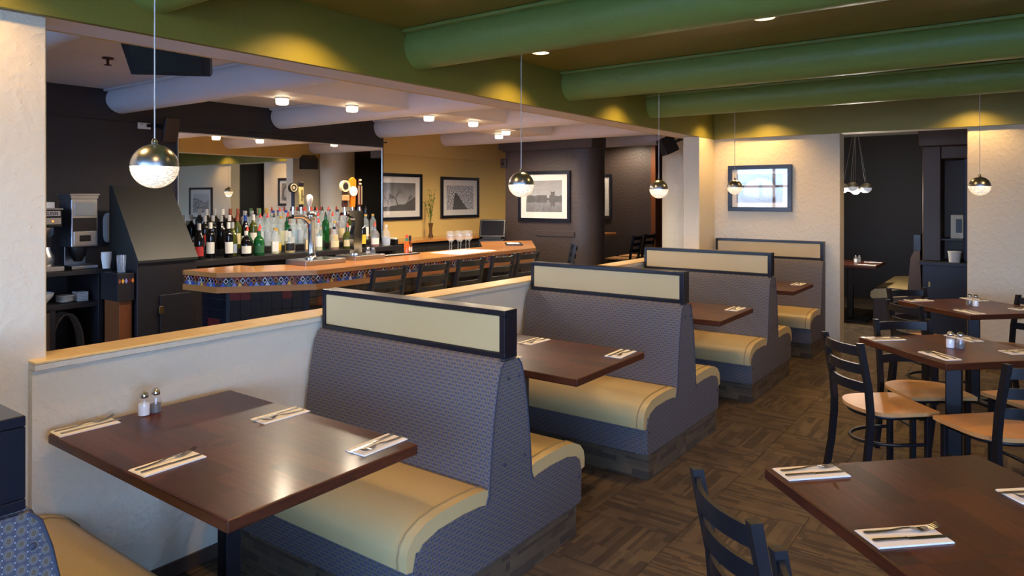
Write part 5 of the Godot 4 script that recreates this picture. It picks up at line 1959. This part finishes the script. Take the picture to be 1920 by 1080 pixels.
	b.lathe([Vector2(0, 0), Vector2(0.07, 0), Vector2(0.078, 0.03), Vector2(0.075, 0.08), Vector2(0.05, 0.13), Vector2(0.045, 0.15), Vector2(0, 0.152)], 24)
	part("body", b, M["satin_steel"], o)
	b = MB.new()
	b.tube([Vector3(0.04, 0.14, 0.03), Vector3(0.09, 0.13, 0.05), Vector3(0.1, 0.07, 0.055), Vector3(0.07, 0.03, 0.04)], 0.009, 8)
	part("handle", b, M["black_plastic"], o)
	o = thing("paper_cup_stack", "stack of white paper cups beside the grinder", "cups", Vector3(-6.08, 1.02, -2.645))
	for k in 6:
		b = MB.new()
		b.lathe([Vector2(0.0, 0.0), Vector2(0.027, 0), Vector2(0.038, 0.085), Vector2(0.040, 0.088), Vector2(0.037, 0.088)], 18, Vector3(0, k * 0.009, 0))
		part("paper_cup", b, M["paper_white"], o)
	o = thing("soap_dispenser", "grey wall soap dispenser between grinder and sloped hood", "soap dispenser", Vector3(BARX, 1.33, -2.93))
	b = MB.new()
	var poly := PackedVector2Array()
	for k in 20:
		var t := TAU * k / 20.0
		poly.append(Vector2(0.062 * signf(cos(t)) * pow(absf(cos(t)), 0.5), 0.135 * signf(sin(t)) * pow(absf(sin(t)), 0.5)))
	b.prism(poly, 0, 0, 0.09, 60)
	part("housing", b, M["grey_plastic"], o)
	b = MB.new()
	b.box(Vector3(0.091, 0.02, 0), Vector3(0.004, 0.04, 0.03), 0.003)
	part("window", b, M["black_plastic"], o)
	b = MB.new()
	b.xf = Transform3D(Basis(Vector3(0, 0, 1), -PI / 2), Vector3(0.088, -0.085, 0))
	b.lathe([Vector2(0.04, 0), Vector2(0.034, 0.008), Vector2(0, 0.012)], 20)
	part("push_button", b, M["white_plastic"], o)
	# crockery on the shelf
	for k in 3:
		o = thing("bowl" if k == 0 else "plate_stack", ["wide white bowl on the coffee cabinet shelf", "stack of small white plates on the coffee cabinet shelf", "stack of square white dishes at the shelf end"][k], "dishes", Vector3(-6.22, 0.76, [-2.22, -2.415, -2.525][k] + 0.02), 0.0, "white dishes on the coffee shelf")
		for j in [1, 5, 6][k]:
			b = MB.new()
			if k == 0:
				b.lathe([Vector2(0, 0), Vector2(0.05, 0), Vector2(0.10, 0.06), Vector2(0.11, 0.09), Vector2(0.105, 0.09), Vector2(0.09, 0.055), Vector2(0, 0.012)], 26)
			elif k == 1:
				b.lathe([Vector2(0, 0), Vector2(0.045, 0), Vector2(0.068, 0.012), Vector2(0.066, 0.014), Vector2(0, 0.005)], 24, Vector3(0, j * 0.011, 0))
			else:
				b.box(Vector3(0, 0.006 + j * 0.0125, 0), Vector3(0.1, 0.011, 0.085), 0.003)
			part("dish", b, M["porcelain"], o)
	o = thing("coiled_hose", "coil of pale hose hanging inside the coffee cabinet", "hose", Vector3(-6.30, 0.36, -2.42))
	for k in 4:
		b = MB.new()
		var pts := []
		for j in 24:
			var t := TAU * j / 24.0
			pts.append(Vector3(0.04 * k - 0.06, 0.30 * sin(t), 0.12 * cos(t)))
		b.tube(pts, 0.009, 6, true)
		part("loop", b, mat("hose_beige", rgb(120, 112, 96), 0.5), o)
	# narrow tiled end of the service counter
	o = thing("service_counter_end", "narrow orange wooden counter end with a tile strip beside the black cabinet", "counter", Vector3(-5.81, 0, -2.60))
	b = MB.new()
	b.span(Vector3(-0.2, 0, -0.1), Vector3(0.05, 0.78, 0.0), 0.003)
	part("panel", b, M["orange_wood"], o)
	b = MB.new()
	b.span(Vector3(-0.22, 0.78, -0.11), Vector3(0.07, 1.0, 0.02), 0.003)
	part("top", b, M["black_cabinet"], o)
	for k in 5:
		b = MB.new()
		b.xf = Transform3D(Basis(), Vector3(0.0705, 0.94, -0.095 + k * 0.025))
		b.prism(PackedVector2Array([Vector2(-0.011, 0), Vector2(0, -0.022), Vector2(0.011, 0), Vector2(0, 0.022)]), 0, 0, 0.003)
		part("diamond_tile", b, [M["glaze_orange"], M["glaze_maroon"], M["glaze_lilac"], M["glaze_yellow"], M["glaze_brick"]][k], o)
	b = MB.new()
	b.tube([Vector3(0.09, 0.42, -0.1), Vector3(0.09, 0.40, 0.0)], 0.012, 8)
	part("bar_handle", b, M["satin_steel"], o)
	var g := MB.new()
	g.lathe([Vector2(0, 0), Vector2(0.03, 0), Vector2(0.035, 0.14), Vector2(0.033, 0.14), Vector2(0.028, 0.006), Vector2(0, 0.006)], 20)
	var tum := inst("tumbler", g.mesh(), M["thin_glass"], null, Vector3(-5.82, 1.0, -2.645))
	tag(tum, "clear glass tumbler on the service counter beside the sloped hood", "glass")

func build_dark_room() -> void:
	var b: MB
	var o: Node3D
	# cluster of glass balls
	o = thing("cluster_pendant", "cluster of six small glass balls hanging in the dark room", "pendant lamp", Vector3(-1.72, 0, -9.6))
	b = MB.new()
	b.lathe([Vector2(0, 2.50), Vector2(0.12, 2.50), Vector2(0.12, CEIL), Vector2(0, CEIL)], 26)
	part("canopy", b, M["satin_steel"], o)
	var r := 0.06
	var top := MB.new()
	var low := MB.new()
	var pa := []
	var pb := []
	for k in 10:
		var t := PI / 2 * k / 9.0
		pa.append(Vector2(r * cos(t), r * sin(t)))
		pb.append(Vector2(r * cos(t - PI / 2), r * sin(t - PI / 2)))
	top.lathe(pa, 22)
	low.lathe(pb, 22)
	low.lathe([Vector2(r, 0), Vector2(0, 0.001)], 22)
	var tm := top.mesh()
	var lm := low.mesh()
	var dim := glow("cluster_lamp_glow", rgb(235, 238, 245), 0.32)
	for k in 6:
		var t := TAU * k / 5.0 + 0.35
		var p := Vector3(0.14 * cos(t), 1.72 + 0.012 * (k % 2), 0.14 * sin(t)) if k < 5 else Vector3(0, 1.70, 0)
		var ball := inst("ball", tm, mat("cluster_shell", rgb(196, 190, 170), 0.35, 1.0), o, p)
		inst("lower_globe", lm, dim, ball)
		b = MB.new()
		b.tube([Vector3(0, r - 0.002, 0), Vector3(-p.x * 0.9, 2.50 - p.y, -p.z * 0.9)], 0.0012, 5)
		part("cord", b, M["cord_white"], ball)
	var l := OmniLight3D.new()
	l.name = "cluster_light"
	l.light_energy = 2.0
	l.light_color = rgb(255, 240, 220)
	l.light_size = 0.06
	l.omni_range = 12.0
	l.omni_attenuation = 2.0
	l.shadow_enabled = true
	l.position = Vector3(0, 1.62, 0)
	o.add_child(l)
	# table with settings
	o = thing("dark_room_table", "dark wooden table in the dark room beyond the opening", "table", Vector3(-2.0, 0, -10.03))
	b = MB.new()
	b.box(Vector3(0, 0.731, 0), Vector3(1.0, 0.038, 0.76), 0.006)
	part("tabletop", b, M["table_wood"], o)
	b = MB.new()
	b.box(Vector3(0.14, 0.37, 0.0), Vector3(0.07, 0.68, 0.07), 0.006)
	part("pedestal", b, M["black_metal"], o)
	b = MB.new()
	b.box(Vector3(0.14, 0.0125, 0), Vector3(0.45, 0.025, 0.45), 0.006)
	part("foot", b, M["black_metal"], o)
	var t := " of the dark room table"
	place_setting(-1.62, -9.76, -1, 0, "bench edge by the opening" + t)
	place_setting(-1.62, -10.20, -1, 0, "second bench place" + t)
	place_setting(-2.05, -10.28, 0, 1, "far edge" + t)
	shaker_set(Vector3(-1.78, 0.75, -10.05), 0.6, "in the middle" + t)
	# bench along z, facing -x
	o = thing("booth_bench", "booth bench with amber tan seat in the dark room", "booth bench", Vector3(-1.62, 0, -9.95))
	var seat := PackedVector2Array()
	for p in [[0.43, 0.36], [0.43, 0.44], [0.2, 0.455], [0.06, 0.44], [0.01, 0.40], [0.0, 0.34], [0.02, 0.31]]:
		seat.append(Vector2(p[0], p[1]))
	b = MB.new()
	b.prism(seat, 2, -1.7, 0, 60)
	var cu := part("seat_cushion", b, M["tan_vinyl"], o)
	b = MB.new()
	var line := []
	for k in range(1, 7):
		line.append(Vector3(seat[k].x, seat[k].y + 0.001, -0.002))
	b.tube(line, 0.006, 6)
	part("piping", b, M["black_plastic"], cu)
	b = MB.new()
	b.span(Vector3(0.04, 0, -1.7), Vector3(0.56, 0.36, -0.005), 0.004)
	part("base", b, M["dark_brown_wood"], o)
	b = MB.new()
	b.prism(PackedVector2Array([Vector2(0.42, 0.36), Vector2(0.46, 0.85), Vector2(0.50, 0.94), Vector2(0.56, 0.94), Vector2(0.58, 0.36)]), 2, -1.7, 0, 30)
	part("backrest", b, M["dark_brown_wood"], o)
	b = MB.new()
	b.span(Vector3(0.49, 0.94, -1.7), Vector3(0.57, 1.14, 0.0), 0.004)
	part("headrest", b, M["black_lacquer"], o)
	# server hutch
	o = thing("server_hutch", "dark blue and brown server station inside the opening", "cabinet", Vector3(0, 0, 0))
	b = MB.new()
	b.span(Vector3(-0.97, 0, -10.0), Vector3(0.3, 0.82, -9.35), 0.004)
	part("lower_body", b, mat("hutch_navy", rgb(40, 44, 58), 0.5), o)
	b = MB.new()
	b.span(Vector3(-1.0, 0.82, -10.0), Vector3(0.3, 0.86, -9.32), 0.004)
	part("worktop", b, M["black_cabinet"], o)
	b = MB.new()
	b.span(Vector3(-0.985, 0.86, -10.0), Vector3(-0.80, 2.2, -9.5), 0.01)
	b.span(Vector3(-0.80, 2.05, -10.0), Vector3(0.3, 2.2, -9.5), 0.01)
	part("face_frame", b, M["dark_brown_wood"], o)
	b = MB.new()
	b.span(Vector3(-1.02, 2.2, -10.05), Vector3(0.3, CEIL, -9.42), 0.01)
	part("cornice", b, M["dark_brown_wood"], o)
	b = MB.new()
	b.span(Vector3(-0.58, 0.86, -9.7), Vector3(0.3, 2.05, -9.62), 0.004)
	part("blue_panel", b, M["blue_panel_paint"], o)
	b = MB.new()
	b.span(Vector3(-0.80, 0.86, -10.0), Vector3(-0.58, 2.05, -9.97), 0.002)
	part("back_panel", b, M["dark_brown_wood"], o)
	b = MB.new()
	b.span(Vector3(-0.80, 1.10, -9.97), Vector3(-0.58, 1.12, -9.55), 0.002)
	part("shelf", b, M["black_cabinet"], o)
	b = MB.new()
	b.box(Vector3(-0.9, 0.60, -9.345), Vector3(0.02, 0.06, 0.014), 0.003)
	part("latch", b, M["brass"], o)
	o = thing("cream_appliance", "cream boxed appliance on the hutch shelf", "appliance", Vector3(-0.65, 1.12, -9.75))
	b = MB.new()
	b.box(Vector3(0, 0.14, 0), Vector3(0.13, 0.28, 0.22), 0.006)
	part("case", b, M["cream_plastic"], o)
	b = MB.new()
	b.box(Vector3(0.02, 0.15, 0.111), Vector3(0.06, 0.16, 0.006), 0.002)
	part("dark_panel", b, M["black_plastic"], o)
	o = thing("white_tub", "white lidded tub on the hutch worktop", "tub", Vector3(-0.66, 0.86, -9.45))
	b = MB.new()
	b.lathe([Vector2(0, 0), Vector2(0.055, 0), Vector2(0.065, 0.11), Vector2(0, 0.11)], 20)
	part("body", b, M["white_plastic"], o)
	b = MB.new()
	b.lathe([Vector2(0.07, 0.11), Vector2(0.07, 0.125), Vector2(0, 0.13)], 20)
	part("lid", b, M["white_plastic"], o)
